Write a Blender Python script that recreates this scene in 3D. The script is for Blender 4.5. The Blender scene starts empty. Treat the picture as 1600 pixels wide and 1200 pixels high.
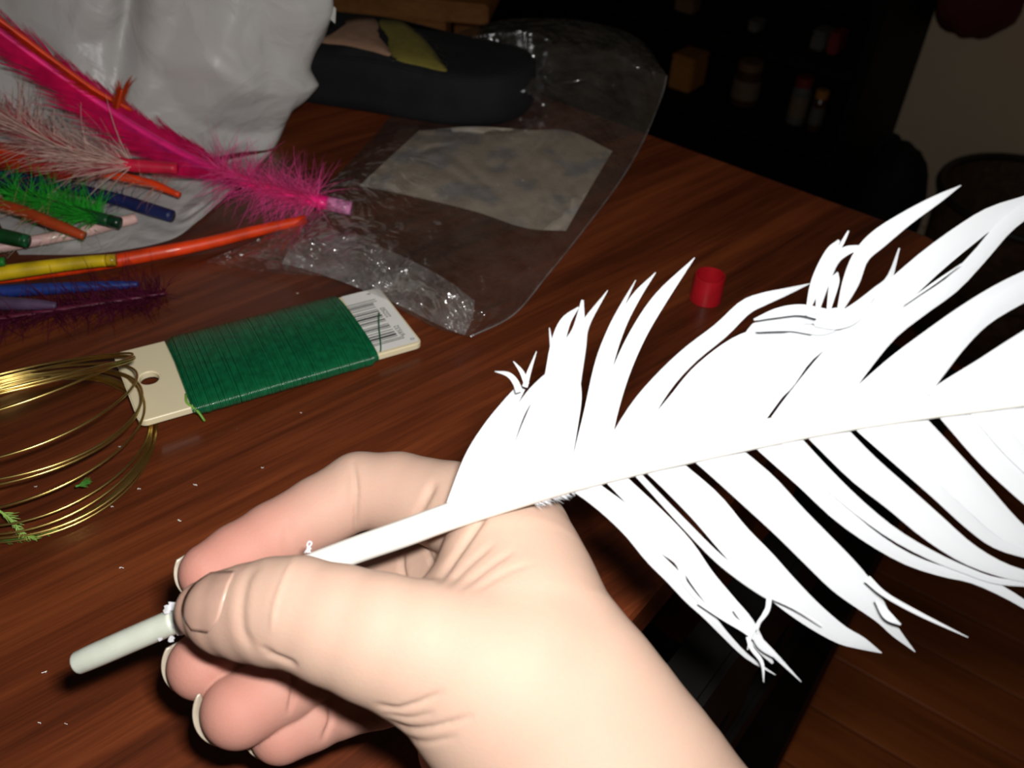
import bpy, bmesh, math, random
import numpy as np
from mathutils import Vector, Matrix, noise as mnoise

random.seed(7)
rng = np.random.default_rng(11)
SC = bpy.context.scene
COL = SC.collection

# ------------------------------------------------------------------ camera
F_PX = 1400.0                       # focal length in pixels of a 1600x1200 frame
PITCH, ROLL = math.radians(41), math.radians(3)
TABLE_Z = 0.75
CAM = np.array([0.0, 0.0, TABLE_Z + 0.258])
FWD = np.array([0, math.cos(PITCH), -math.sin(PITCH)])
_r = np.array([1.0, 0, 0]); _u = np.cross(_r, FWD)
RIGHT = _r * math.cos(ROLL) + _u * math.sin(ROLL)
UP = -_r * math.sin(ROLL) + _u * math.cos(ROLL)

cam_data = bpy.data.cameras.new('camera')
cam_data.sensor_width = 36.0
cam_data.lens = 36.0 * F_PX / 1600.0
cam_data.clip_start = 0.01
cam_data.clip_end = 30
cam_data.dof.use_dof = True
cam_data.dof.focus_distance = 0.27
cam_data.dof.aperture_fstop = 20.0
cam = bpy.data.objects.new('camera', cam_data)
COL.objects.link(cam)
M = Matrix.Identity(4)
for i in range(3):
    M[i][0], M[i][1], M[i][2], M[i][3] = RIGHT[i], UP[i], -FWD[i], CAM[i]
cam.matrix_world = M
SC.camera = cam

# ------------------------------------------------------------------ light
world = bpy.data.worlds.new('world'); SC.world = world
world.use_nodes = True
world.node_tree.nodes['Background'].inputs[0].default_value = (1.0, 0.80, 0.58, 1)
world.node_tree.nodes['Background'].inputs[1].default_value = 0.02

# the camera's own flash, just above and to the right of the lens
fl = bpy.data.lights.new('camera_flash_offscreen', 'AREA')
fl.shape = 'RECTANGLE'; fl.size = 0.020; fl.size_y = 0.011
fl.energy = 1.45
fl.color = (1.0, 0.985, 0.96)
flash = bpy.data.objects.new('camera_flash_offscreen', fl); COL.objects.link(flash)
FM = M.copy()
fp = CAM + RIGHT * 0.012 + UP * 0.020 + FWD * 0.004
for i in range(3): FM[i][3] = fp[i]
flash.matrix_world = FM

SC.view_settings.view_transform = 'Standard'
SC.view_settings.look = 'None'
SC.view_settings.gamma = 1.0
SC.view_settings.exposure = 0.0
SC.view_settings.use_curve_mapping = False

# ------------------------------------------------------------------ helpers
def ray(px, py):
    return FWD + RIGHT * ((px - 800) / F_PX) + UP * ((600 - py) / F_PX)
def on_z(px, py, h_cm=0.0):
    """point of the pixel's ray that lies h_cm above the table top"""
    d = ray(px, py); t = (TABLE_Z + h_cm / 100 - CAM[2]) / d[2]
    return CAM + d * t
def on_height(px, py, z):
    d = ray(px, py); t = (z - CAM[2]) / d[2]
    return CAM + d * t
def on_y(px, py, y_cm):
    d = ray(px, py); t = (y_cm / 100) / d[1]
    return CAM + d * t
def at_depth(px, py, z_cm):
    return CAM + ray(px, py) * (z_cm / 100)
def tbl(x, y, h=0.0):
    """cm on the table, h cm above it"""
    return np.array([x / 100, y / 100, TABLE_Z + h / 100])

def link(o, parent=None):
    COL.objects.link(o)
    if parent is not None: o.parent = parent
    return o
def mesh_obj(name, verts, faces, mat=None, parent=None, smooth=True, uvs=None):
    me = bpy.data.meshes.new(name)
    me.from_pydata([tuple(map(float, v)) for v in verts], [], [tuple(map(int, f)) for f in faces])
    if smooth: me.polygons.foreach_set('use_smooth', [True] * len(me.polygons))
    if uvs is not None:
        uvl = me.uv_layers.new(name='UVMap')
        li = np.empty(len(me.loops), dtype=np.int32); me.loops.foreach_get('vertex_index', li)
        uvl.data.foreach_set('uv', np.asarray(uvs, dtype=np.float32)[li].ravel())
    me.update()
    o = bpy.data.objects.new(name, me)
    if mat: me.materials.append(mat)
    return link(o, parent)
def bm_obj(name, bm, mat=None, parent=None, smooth=False):
    me = bpy.data.meshes.new(name); bm.to_mesh(me); bm.free()
    if smooth: me.polygons.foreach_set('use_smooth', [True] * len(me.polygons))
    o = bpy.data.objects.new(name, me)
    if mat: me.materials.append(mat)
    return link(o, parent)
def tag(o, label, cat, group=None, kind=None):
    o['label'] = label
    if cat: o['category'] = cat
    if group: o['group'] = group
    if kind: o['kind'] = kind
    return o
def empty(name, loc=(0, 0, 0)):
    o = bpy.data.objects.new(name, None); o.empty_display_size = 0.02
    o.location = tuple(map(float, loc))
    return link(o)
def adopt(child, parent):
    """parent without moving the child (parent has only a location)"""
    child.parent = parent
    child.matrix_parent_inverse = Matrix.Translation(-Vector(parent.location))
    return child
class Geo:
    def __init__(s): s.v = []; s.f = []; s.uv = []
    def add(s, v, f, uv=None):
        n = len(s.v); s.v.extend(v); s.f.extend([tuple(i + n for i in q) for q in f])
        s.uv.extend(uv if uv is not None else [(0, 0)] * len(v))
    def obj(s, name, mat, parent=None, smooth=True):
        return mesh_obj(name, s.v, s.f, mat, parent, smooth, s.uv)
def smoothpath(pts, n, closed=False):
    """Catmull-Rom through rows of numbers"""
    P = np.asarray(pts, float); m = len(P)
    if m == 2 and not closed:
        t = np.linspace(0, 1, n)[:, None]; return P[0] * (1 - t) + P[1] * t
    out = []
    if closed:
        T = np.linspace(0, m, n, endpoint=False)
    else:
        T = np.linspace(0, m - 1, n)
    for t in T:
        i = int(math.floor(t)); 
        if not closed: i = min(i, m - 2)
        u = t - i
        if closed: a, b, c, d = P[(i - 1) % m], P[i % m], P[(i + 1) % m], P[(i + 2) % m]
        else:
            b, c = P[i], P[i + 1]
            a = P[i - 1] if i > 0 else 2 * b - c
            d = P[i + 2] if i + 2 < m else 2 * c - b
        out.append(0.5 * ((2 * b) + (-a + c) * u + (2 * a - 5 * b + 4 * c - d) * u * u + (-a + 3 * b - 3 * c + d) * u ** 3))
    return np.array(out)
def norm(v):
    v = np.asarray(v, float); return v / (np.linalg.norm(v) + 1e-12)
def tube(path, radii, sides=10, closed=False, cap=True, hollow_end=None):
    """verts, faces of a tube along 3D points (parallel transport)"""
    P = np.asarray(path, float); n = len(P)
    R = np.broadcast_to(np.asarray(radii, float), (n,))
    T = np.gradient(P, axis=0)
    if closed: T = np.roll(P, -1, 0) - np.roll(P, 1, 0)
    T = T / (np.linalg.norm(T, axis=1)[:, None] + 1e-12)
    ref = np.array([0, 0, 1.0]) if abs(T[0][2]) < .9 else np.array([1.0, 0, 0])
    nrm = norm(np.cross(T[0], ref)); V = []
    for i in range(n):
        nrm = norm(nrm - T[i] * (nrm @ T[i])); bi = np.cross(T[i], nrm)
        for k in range(sides):
            a = 2 * math.pi * k / sides
            V.append(P[i] + R[i] * (nrm * math.cos(a) + bi * math.sin(a)))
    Fc = []
    for i in range(n if closed else n - 1):
        j = (i + 1) % n
        for k in range(sides):
            l = (k + 1) % sides
            Fc.append((i * sides + k, i * sides + l, j * sides + l, j * sides + k))
    if cap and not closed:
        Fc.append(tuple(range(sides - 1, -1, -1)))
        Fc.append(tuple((n - 1) * sides + k for k in range(sides)))
    return V, Fc
def grid_faces(nu, nv, wrap_u=False):
    Fc = []
    for i in range(nu if wrap_u else nu - 1):
        for j in range(nv - 1):
            a = i * nv + j; b = ((i + 1) % nu) * nv + j
            Fc.append((a, b, b + 1, a + 1))
    return Fc
def box_geo(lo, hi):
    x0, y0, z0 = lo; x1, y1, z1 = hi
    v = [(x0, y0, z0), (x1, y0, z0), (x1, y1, z0), (x0, y1, z0), (x0, y0, z1), (x1, y0, z1), (x1, y1, z1), (x0, y1, z1)]
    f = [(3, 2, 1, 0), (4, 5, 6, 7), (0, 1, 5, 4), (1, 2, 6, 5), (2, 3, 7, 6), (3, 0, 4, 7)]
    return v, f
def bevel_box(name, lo, hi, bev, mat, parent=None, frame=None, seg=2):
    """bevelled box; frame(x,y,z)->world point (rigid)"""
    bm = bmesh.new(); v, f = box_geo(lo, hi)
    vs = [bm.verts.new(p) for p in v]
    for q in f: bm.faces.new([vs[i] for i in q])
    bmesh.ops.bevel(bm, geom=bm.edges[:], offset=bev, segments=seg, affect='EDGES', profile=.6)
    if frame:
        for w in bm.verts: w.co = Vector(frame(*w.co))
    bmesh.ops.recalc_face_normals(bm, faces=bm.faces[:])
    return bm_obj(name, bm, mat, parent)

# ------------------------------------------------------------------ materials
def new_mat(name):
    m = bpy.data.materials.new(name); m.use_nodes = True
    nt = m.node_tree; nt.nodes.clear()
    out = nt.nodes.new('ShaderNodeOutputMaterial')
    return m, nt, out
def N(nt, typ, **kw):
    n = nt.nodes.new(typ)
    for k, v in kw.items():
        if k.startswith('i_'):
            key = k[2:]
            n.inputs[int(key) if key.isdigit() else key.replace('_', ' ')].default_value = v
        else: setattr(n, k, v)
    return n
def L(nt, a, b): nt.links.new(a, b)
def rgba(c): return (c[0], c[1], c[2], 1.0)
def pbr(name, col, rough=.5, spec=.5, metal=0, noise=None, bump=None, sss=None, coat=0, trans=0):
    """noise=(scale, amount): mottled colour; bump=(scale, strength, distance)"""
    m, nt, out = new_mat(name)
    p = N(nt, 'ShaderNodeBsdfPrincipled')
    p.inputs['Base Color'].default_value = rgba(col); p.inputs['Roughness'].default_value = rough
    p.inputs['Specular IOR Level'].default_value = spec; p.inputs['Metallic'].default_value = metal
    p.inputs['Coat Weight'].default_value = coat
    tc = N(nt, 'ShaderNodeTexCoord')
    nscale, namt = noise if noise else (200.0, 0.12)
    no = N(nt, 'ShaderNodeTexNoise'); no.inputs['Scale'].default_value = nscale; no.inputs['Detail'].default_value = 5
    L(nt, tc.outputs['Object'], no.inputs['Vector'])
    mr = N(nt, 'ShaderNodeMapRange'); mr.inputs['From Min'].default_value = .3; mr.inputs['From Max'].default_value = .7
    mr.inputs['To Min'].default_value = 1 - namt; mr.inputs['To Max'].default_value = 1 + namt
    L(nt, no.outputs['Fac'], mr.inputs['Value'])
    vm = N(nt, 'ShaderNodeVectorMath', operation='SCALE'); vm.inputs[0].default_value = col
    L(nt, mr.outputs['Result'], vm.inputs['Scale']); L(nt, vm.outputs['Vector'], p.inputs['Base Color'])
    if bump:
        n2 = N(nt, 'ShaderNodeTexNoise'); n2.inputs['Scale'].default_value = bump[0]; n2.inputs['Detail'].default_value = 4
        L(nt, tc.outputs['Object'], n2.inputs['Vector'])
        b = N(nt, 'ShaderNodeBump'); b.inputs['Strength'].default_value = bump[1]; b.inputs['Distance'].default_value = bump[2]
        L(nt, n2.outputs['Fac'], b.inputs['Height']); L(nt, b.outputs['Normal'], p.inputs['Normal'])
    if sss:
        p.inputs['Subsurface Weight'].default_value = sss[0]; p.inputs['Subsurface Scale'].default_value = sss[1]
        p.inputs['Subsurface Radius'].default_value = sss[2]
    if trans:
        tr = N(nt, 'ShaderNodeBsdfTranslucent'); tr.inputs['Color'].default_value = rgba(col)
        mx = N(nt, 'ShaderNodeMixShader'); mx.inputs[0].default_value = trans
        L(nt, p.outputs[0], mx.inputs[1]); L(nt, tr.outputs[0], mx.inputs[2]); L(nt, mx.outputs[0], out.inputs[0])
    else: L(nt, p.outputs[0], out.inputs[0])
    return m

def wood_mat(name, dark, mid, light, angle, rough=.3, scale=1.0, bend=0.0, coat=.0):
    """veneer: streaks along a direction in the object's XY plane"""
    m, nt, out = new_mat(name)
    p = N(nt, 'ShaderNodeBsdfPrincipled'); L(nt, p.outputs[0], out.inputs[0])
    tc = N(nt, 'ShaderNodeTexCoord')
    mp = N(nt, 'ShaderNodeMapping'); mp.inputs['Rotation'].default_value = (0, 0, -angle)
    L(nt, tc.outputs['Object'], mp.inputs['Vector'])
    wn = N(nt, 'ShaderNodeTexNoise'); wn.inputs['Scale'].default_value = 2.2; wn.inputs['Detail'].default_value = 2
    L(nt, mp.outputs[0], wn.inputs['Vector'])
    ad = N(nt, 'ShaderNodeVectorMath', operation='MULTIPLY_ADD')
    L(nt, wn.outputs['Color'], ad.inputs[0]); ad.inputs[1].default_value = (0, bend, 0); L(nt, mp.outputs[0], ad.inputs[2])
    def streak(sx, sy, det, dist):
        s = N(nt, 'ShaderNodeMapping'); s.inputs['Scale'].default_value = (sx * scale, sy * scale, sy * scale)
        L(nt, ad.outputs[0], s.inputs['Vector'])
        n = N(nt, 'ShaderNodeTexNoise'); n.inputs['Scale'].default_value = 1; n.inputs['Detail'].default_value = det
        n.inputs['Distortion'].default_value = dist; n.inputs['Roughness'].default_value = .62
        L(nt, s.outputs[0], n.inputs['Vector']); return n.outputs['Fac']
    a = streak(2.2, 30, 4, .4); b = streak(9, 190, 5, .3); c = streak(30, 900, 3, 0)
    m1 = N(nt, 'ShaderNodeMath', operation='MULTIPLY_ADD'); L(nt, a, m1.inputs[0]); m1.inputs[1].default_value = .55
    mb = N(nt, 'ShaderNodeMath', operation='MULTIPLY'); L(nt, b, mb.inputs[0]); mb.inputs[1].default_value = .40
    L(nt, mb.outputs[0], m1.inputs[2])
    m2 = N(nt, 'ShaderNodeMath', operation='MULTIPLY_ADD'); L(nt, c, m2.inputs[0]); m2.inputs[1].default_value = .18
    L(nt, m1.outputs[0], m2.inputs[2])
    cr = N(nt, 'ShaderNodeValToRGB'); e = cr.color_ramp.elements
    e[0].position = .40; e[0].color = rgba(dark); e[1].position = .72; e[1].color = rgba(light)
    k = e.new(.55); k.color = rgba(mid)
    L(nt, m2.outputs[0], cr.inputs[0]); L(nt, cr.outputs[0], p.inputs['Base Color'])
    p.inputs['Roughness'].default_value = rough; p.inputs['Specular IOR Level'].default_value = .45
    p.inputs['Coat Weight'].default_value = coat; p.inputs['Coat Roughness'].default_value = .12
    bp = N(nt, 'ShaderNodeBump'); bp.inputs['Strength'].default_value = .12; bp.inputs['Distance'].default_value = .0003
    L(nt, m2.outputs[0], bp.inputs['Height']); L(nt, bp.outputs[0], p.inputs['Normal'])
    return m

def film_mat(name, haze=.06, tint=(.9, .92, .95), rough=.06, warm=False, wr=0.0):
    m, nt, out = new_mat(name)
    tr = N(nt, 'ShaderNodeBsdfTransparent'); tr.inputs[0].default_value = (.985, .98, .975, 1)
    gl = N(nt, 'ShaderNodeBsdfGlossy'); gl.inputs['Roughness'].default_value = rough
    lw = N(nt, 'ShaderNodeLayerWeight'); pw_ = N(nt, 'ShaderNodeMath', operation='POWER'); pw_.inputs[1].default_value = 4.0; fr = N(nt, 'ShaderNodeMath', operation='MULTIPLY_ADD'); fr.inputs[1].default_value = .5; fr.inputs[2].default_value = .15; L(nt, lw.outputs['Facing'], pw_.inputs[0]); L(nt, pw_.outputs[0], fr.inputs[0])
    df = N(nt, 'ShaderNodeBsdfDiffuse'); df.inputs[0].default_value = rgba(tint)
    tc = N(nt, 'ShaderNodeTexCoord'); no = N(nt, 'ShaderNodeTexNoise')
    no.inputs['Scale'].default_value = 60; no.inputs['Detail'].default_value = 6
    L(nt, tc.outputs['Object'], no.inputs['Vector'])
    mr = N(nt, 'ShaderNodeMapRange'); mr.inputs['From Min'].default_value = .3; mr.inputs['From Max'].default_value = .75
    mr.inputs['To Min'].default_value = haze * .4; mr.inputs['To Max'].default_value = haze * 1.7
    L(nt, no.outputs[0], mr.inputs['Value'])
    bp = N(nt, 'ShaderNodeBump'); bp.inputs['Strength'].default_value = 1.0; bp.inputs['Distance'].default_value = .006
    n2 = N(nt, 'ShaderNodeTexNoise'); n2.inputs['Scale'].default_value = 34; n2.inputs['Detail'].default_value = 2.5; n2.inputs['Distortion'].default_value = 2.0
    L(nt, tc.outputs['Object'], n2.inputs['Vector']); L(nt, n2.outputs[0], bp.inputs['Height'])
    L(nt, bp.outputs[0], gl.inputs['Normal'])
    m1 = N(nt, 'ShaderNodeMixShader'); L(nt, mr.outputs[0], m1.inputs[0]); L(nt, tr.outputs[0], m1.inputs[1]); L(nt, df.outputs[0], m1.inputs[2])
    m2 = N(nt, 'ShaderNodeMixShader'); L(nt, fr.outputs[0], m2.inputs[0]); L(nt, m1.outputs[0], m2.inputs[1]); L(nt, gl.outputs[0], m2.inputs[2])
    L(nt, m2.outputs[0], out.inputs[0]); return m

# table frame: corner and edge directions measured on the table plane (cm)
CORNER = np.array([23.9, 43.6])
E_FAR = norm([9.1 - 23.8, 54.7 - 43.6])       # along the far edge, away from the corner
E_SIDE = norm([5.7 - 23.8, 17.9 - 43.6])      # along the side edge, towards the viewer
E_SIDE = norm(E_SIDE - E_FAR * (E_SIDE @ E_FAR))
ANG_SIDE = math.atan2(-E_SIDE[1], -E_SIDE[0])

MAT = {}
MAT['table'] = wood_mat('table_veneer', (.040, .0085, .0030), (.105, .022, .0065), (.205, .047, .013), math.radians(43), rough=.36, bend=.05, coat=.12)
MAT['table_edge'] = wood_mat('table_edge_wood', (.025, .007, .003), (.06, .016, .006), (.10, .028, .01), 0.3, rough=.4)
MAT['floor'] = wood_mat('oak_floor', (.24, .058, .012), (.42, .105, .022), (.58, .16, .036), 0, rough=.4, scale=.35)
MAT['floor_base'] = pbr('floor_joint', (.01, .006, .004), .8)
MAT['wall'] = pbr('wall_paint', (.68, .53, .37), .8, noise=(6, .05), bump=(300, .15, .0006))
MAT['black_wood'] = pbr('black_wood', (.005, .0040, .0035), .6, spec=.15, noise=(30, .3))
MAT['black_cloth'] = pbr('black_cloth', (.0085, .0085, .0095), .85, spec=.25, noise=(60, .25), bump=(1800, .5, .0004))
MAT['skin'] = None

# ------------------------------------------------------------------ the setting
def ground(p, z): return (p[0] / 100, p[1] / 100, z)
BK_BACK = np.array([72.0, 167.0])             # rear right corner of the bookcase, cm
BK_DIR = np.array([-.8, .6])                  # along its front, leftwards
BK_N = np.array([.6, .8])                     # from its front to its back

# floor with separate boards
fl_root = mesh_obj('floor', *box_geo((-2.2, -1.0, -.03), (2.6, 3.2, -0.004)), MAT['floor_base'], smooth=False)
fl_root['kind'] = 'structure'; fl_root['label'] = 'dark joint bed of the brown wooden plank floor'
PL_ANG = math.atan2(-.55, .83)
def floor_frame(x, y, z):
    c, s = math.cos(PL_ANG), math.sin(PL_ANG)
    return (x * c - y * s + .6, x * s + y * c + .7, z)
pw = .085
plank_me = []
for k in range(4):
    ln = (.9, 1.1, .75, 1.0)[k]
    bm = bmesh.new(); v, f = box_geo((-ln / 2 + .001, -pw / 2 + .0012, -.012), (ln / 2 - .001, pw / 2 - .0012, 0))
    vs = [bm.verts.new(p) for p in v]
    for q in f: bm.faces.new([vs[i] for i in q])
    bmesh.ops.bevel(bm, geom=[e for e in bm.edges if e.verts[0].co.z > -.001 and e.verts[1].co.z > -.001], offset=.0012, segments=1, affect='EDGES')
    me = bpy.data.meshes.new('plank'); bm.to_mesh(me); bm.free(); me.materials.append(MAT['floor']); plank_me.append((me, ln))
row = -16
while row <= 16:
    x = -1.7 + random.uniform(-.5, 0)
    while x < 1.7:
        me, ln = plank_me[random.randrange(4)]
        cx, cy, cz = floor_frame(x + ln / 2, row * pw, 0)
        if -1.9 < cx < 2.3 and -.8 < cy < 2.9:
            o = bpy.data.objects.new('plank', me)
            o.location = (cx, cy, 0); o.rotation_euler = (0, 0, PL_ANG)
            link(o, fl_root)
        x += ln
    row += 1

def slab(name, p0, dirv, length, nrm, thick, z0, z1, mat):
    a = np.array(p0); d = np.array(dirv); n = np.array(nrm)
    q = [a, a + d * length, a + d * length + n * thick, a + n * thick]
    v = [(x / 100, y / 100, z0) for x, y in q] + [(x / 100, y / 100, z1) for x, y in q]
    f = [(3, 2, 1, 0), (4, 5, 6, 7), (0, 1, 5, 4), (1, 2, 6, 5), (2, 3, 7, 6), (3, 0, 4, 7)]
    bm = bmesh.new(); vs = [bm.verts.new(p) for p in v]
    for k in f: bm.faces.new([vs[i] for i in k])
    bmesh.ops.recalc_face_normals(bm, faces=bm.faces[:])
    return bm_obj(name, bm, mat)
wall_p = BK_BACK + BK_N * 1.5
w = slab('wall_back', wall_p - BK_DIR * 120, BK_DIR, 330, BK_N, 8, -.03, 2.5, MAT['wall']); w['kind'] = 'structure'
bb = slab('baseboard_back', wall_p - BK_DIR * 120 - BK_N * 1.2, BK_DIR, 120, BK_N, 1.15, 0, .09, MAT['wall']); bb['kind'] = 'structure'

# ------------------------------------------------------------------ dining table
table = empty('dining_table', ground(CORNER + E_FAR * 75 + E_SIDE * 45, 0))
tag(table, 'dark reddish brown wooden table with craft things spread on it', 'table')
TW, TD = 150.0, 95.0
def table_pt(a, b, z): # a cm along the far edge, b cm along the side edge
    p = CORNER + E_FAR * a + E_SIDE * b
    return (p[0] / 100, p[1] / 100, z)
bm = bmesh.new()
rad = 1.4; prof = []
loop = []
for (ca, cb, a0) in ((rad, rad, 180), (TW - rad, rad, 270), (TW - rad, TD - rad, 0), (rad, TD - rad, 90)):
    for k in range(7):
        t = math.radians(a0 + 90 * k / 6); loop.append((ca + rad * math.cos(t), cb + rad * math.sin(t)))
cen = (TW / 2, TD / 2)
rows = [(0, TABLE_Z), (0.22, TABLE_Z - .0006), (.35, TABLE_Z - .0025), (.35, TABLE_Z - .021), (.2, TABLE_Z - .0235), (0, TABLE_Z - .024)]
V = []; Fc = []
for off, z in rows:
    for (a, b) in loop:
        da = (1 if a > cen[0] else -1) * (off - .35); db = (1 if b > cen[1] else -1) * (off - .35)
        V.append(table_pt(a + da, b + db, z))
n = len(loop)
for r in range(len(rows) - 1):
    for k in range(n):
        Fc.append((r * n + k, r * n + (k + 1) % n, (r + 1) * n + (k + 1) % n, (r + 1) * n + k))
Fc.append(tuple(range(n - 1, -1, -1))); Fc.append(tuple((len(rows) - 1) * n + k for k in range(n)))
top = mesh_obj('table_top', V, Fc, MAT['table'], smooth=False); adopt(top, table)
def tframe(x, y, z): return table_pt(x, y, z)
for (lo, hi) in (((7, 6, TABLE_Z - .075), (TW - 7, 8, TABLE_Z - .0245)), ((7, TD - 8, TABLE_Z - .095), (TW - 7, TD - 6, TABLE_Z - .0245)),
                 ((6, 8, TABLE_Z - .095), (8, TD - 8, TABLE_Z - .0245)), ((TW - 8, 8, TABLE_Z - .095), (TW - 6, TD - 8, TABLE_Z - .0245))):
    bmx = bmesh.new(); v, f = box_geo(lo, hi); vs = [bmx.verts.new(tframe(*p)) for p in v]
    for q in f: bmx.faces.new([vs[i] for i in q])
    bmesh.ops.recalc_face_normals(bmx, faces=bmx.faces[:])
    adopt(bm_obj('apron', bmx, MAT['table_edge']), table)
for (a, b) in ((7, 7), (TW - 7, 7), (7, TD - 7), (TW - 7, TD - 7)):
    V = []
    for z, r in ((0, 2.0), (.35, 2.5), (TABLE_Z - .0246, 3.2)):
        for sx, sy in ((-1, -1), (1, -1), (1, 1), (-1, 1)): V.append(table_pt(a + sx * r, b + sy * r, z))
    Fc = [(3, 2, 1, 0), (8, 9, 10, 11)]
    for r in range(2):
        for k in range(4): Fc.append((r * 4 + k, r * 4 + (k + 1) % 4, r * 4 + 4 + (k + 1) % 4, r * 4 + 4 + k))
    adopt(mesh_obj('leg', V, Fc, MAT['table_edge'], smooth=False), table)

# ------------------------------------------------------------------ black chair at the side edge of the table
def build_chair():
    # local axes: s along the table's side edge (towards the viewer), o outwards from the edge
    s_dir = E_SIDE; o_dir = -E_FAR
    # inner near post: passes pixel (1195, 1060) at a height of 0.40
    p0 = on_height(1262, 940, .52)
    base = np.array([p0[0] * 100, p0[1] * 100])
    root = empty('dining_chair', ground(base, 0))
    tag(root, 'black wooden chair pushed in at the side of the table', 'chair')
    def fr(s, o, z):
        q = base + s_dir * s + o_dir * o
        return (q[0] / 100, q[1] / 100, z)
    T = 5.4
    W = 40.0
    for s in (0, W):
        adopt(post(fr, s, 0, T, .715), root)
    for z0, z1 in ((.62, .70), (.50, .54)):
        adopt(boxf('back_rail', fr, (T / 2, -1.0, z0), (W - T / 2, 1.0, z1), MAT['black_wood']), root)
    for k in range(5):
        c = T / 2 + (W - T) * (k + .5) / 5
        adopt(boxf('back_slat', fr, (c - 1.6, -.6, .541), (c + 1.6, .6, .6195), MAT['black_wood']), root)
    adopt(boxf('seat', fr, (4, -42, .43), (W + 1, -2.4, .46), MAT['black_wood']), root)
    for s in (6, W - 1):
        adopt(post(fr, s, -39, 3.6, .429, 'front_leg'), root)
        adopt(boxf('side_rail', fr, (s - 1, -36, .375), (s + 1, -2.1, .429), MAT['black_wood']), root)
    adopt(boxf('front_rail', fr, (7.9, -40, .375), (W - 3, -38, .429), MAT['black_wood']), root)
    return root
def boxf(name, fr, lo, hi, mat):
    b = bmesh.new(); v, f = box_geo(lo, hi); vs = [b.verts.new(fr(*p)) for p in v]
    for q in f: b.faces.new([vs[i] for i in q])
    bmesh.ops.bevel(b, geom=b.edges[:], offset=.003, segments=2, affect='EDGES')
    bmesh.ops.recalc_face_normals(b, faces=b.faces[:])
    return bm_obj(name, b, mat)
def post(fr, s, o, T, h, name='back_post'):
    return boxf(name, fr, (s - T / 2, o - T / 2, 0), (s + T / 2, o + T / 2, h), MAT['black_wood'])
build_chair()

# ------------------------------------------------------------------ bookcase and what stands in it
def build_bookcase():
    Lb, D = 175.0, 29.0
    f0 = BK_BACK - BK_N * D
    root = empty('bookcase', ground(f0 + BK_DIR * Lb / 2, 0))
    tag(root, 'tall black bookcase with open shelves beyond the table', 'bookcase')
    def fr(a, d, z):
        q = f0 + BK_DIR * a + BK_N * d
        return (q[0] / 100, q[1] / 100, z)
    mb = MAT['black_wood']
    for a in (0, 58, 116, Lb - 2):
        adopt(boxf('side_panel', fr, (a, 0, 0), (a + 2, D - 1, 1.6), mb), root)
    for z in SHELF_Z:
        adopt(boxf('shelf', fr, (2.05, .6, z - .02), (57.95, D - 1.2, z), mb), root)
        adopt(boxf('shelf', fr, (60.05, .6, z - .02), (115.95, D - 1.2, z), mb), root)
        adopt(boxf('shelf', fr, (118.05, .6, z - .02), (Lb - 2.05, D - 1.2, z), mb), root)
    adopt(boxf('back_panel', fr, (0, D - .95, 0), (Lb, D, 1.6), mb), root)
    return root, fr, f0
def bk_hit(px, py, inset):
    """point of a pixel's ray on the plane `inset` cm behind the bookcase front"""
    f0 = BK_BACK - BK_N * 29.0 + BK_N * inset
    d = ray(px, py); nn = np.array([BK_N[0], BK_N[1], 0]); pp = np.array([f0[0] / 100, f0[1] / 100, 0])
    t = ((pp - CAM) @ nn) / (d @ nn); return CAM + d * t
z_items = [bk_hit(1060, 130, 6)[2], bk_hit(1150, 171, 6)[2], bk_hit(1245, 206, 6)[2]]
z_top = [bk_hit(1280, 86, 6)[2], bk_hit(1180, 42, 6)[2]]
SHELF_Z = [.06, float(np.mean(z_items)), float(np.mean(z_top)), float(np.mean(z_top)) + .3, 1.59]
bookcase, bk_fr, bk_f0 = build_bookcase()
def bk_place(px, py, inset, shelf):
    p = bk_hit(px, py, inset); q = np.array([p[0] * 100, p[1] * 100]) - bk_f0
    return q @ BK_DIR, inset, SHELF_Z[shelf] + .0004
def shelf_box(name, label, cat, px, py, wcm, hcm, dcm, shelf, mat, mat2=None, group=None):
    a, d, z = bk_place(px, py, 5, shelf)
    root = empty(name, bk_fr(a, d, z)); tag(root, label, cat, group)
    adopt(boxf('carton', bk_fr, (a - wcm / 2, d, z), (a + wcm / 2, d + dcm, z + hcm / 100 * .86), mat), root)
    adopt(boxf('lid', bk_fr, (a - wcm / 2 - .1, d - .1, z + hcm / 100 * .862), (a + wcm / 2 + .1, d + dcm + .1, z + hcm / 100), mat2 or mat), root)
def lathe(name, prof, cx, cy, z, mat, seg=28, axis=None):
    V = []; Fc = []
    for r, h in prof:
        for k in range(seg):
            t = 2 * math.pi * k / seg; V.append((cx + r / 100 * math.cos(t), cy + r / 100 * math.sin(t), z + h / 100))
    for i in range(len(prof) - 1):
        for k in range(seg): Fc.append((i * seg + k, i * seg + (k + 1) % seg, (i + 1) * seg + (k + 1) % seg, (i + 1) * seg + k))
    Fc.append(tuple(range(seg - 1, -1, -1))); Fc.append(tuple((len(prof) - 1) * seg + k for k in range(seg)))
    return mesh_obj(name, V, Fc, mat, smooth=False)
def jar(label, px, py, r, h, shelf, mg, ml, ms):
    a, d, z = bk_place(px, py, 6, shelf); x, y, z = bk_fr(a, d + r, z)
    root = empty('jar', (x, y, z)); tag(root, label, 'jar', None)
    adopt(lathe('glass', [(r * .9, 0.02), (r, .4), (r, h * .72), (r * .8, h * .8)], x, y, z, mg), root)
    adopt(lathe('paper_label', [(r * 1.01, h * .18), (r * 1.02, h * .2), (r * 1.02, h * .58), (r * 1.01, h * .6)], x, y, z, ms), root)
    adopt(lathe('lid', [(r * .84, h * .805), (r * .9, h * .82), (r * .9, h * .98), (r * .8, h)], x, y, z, ml), root)
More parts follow.
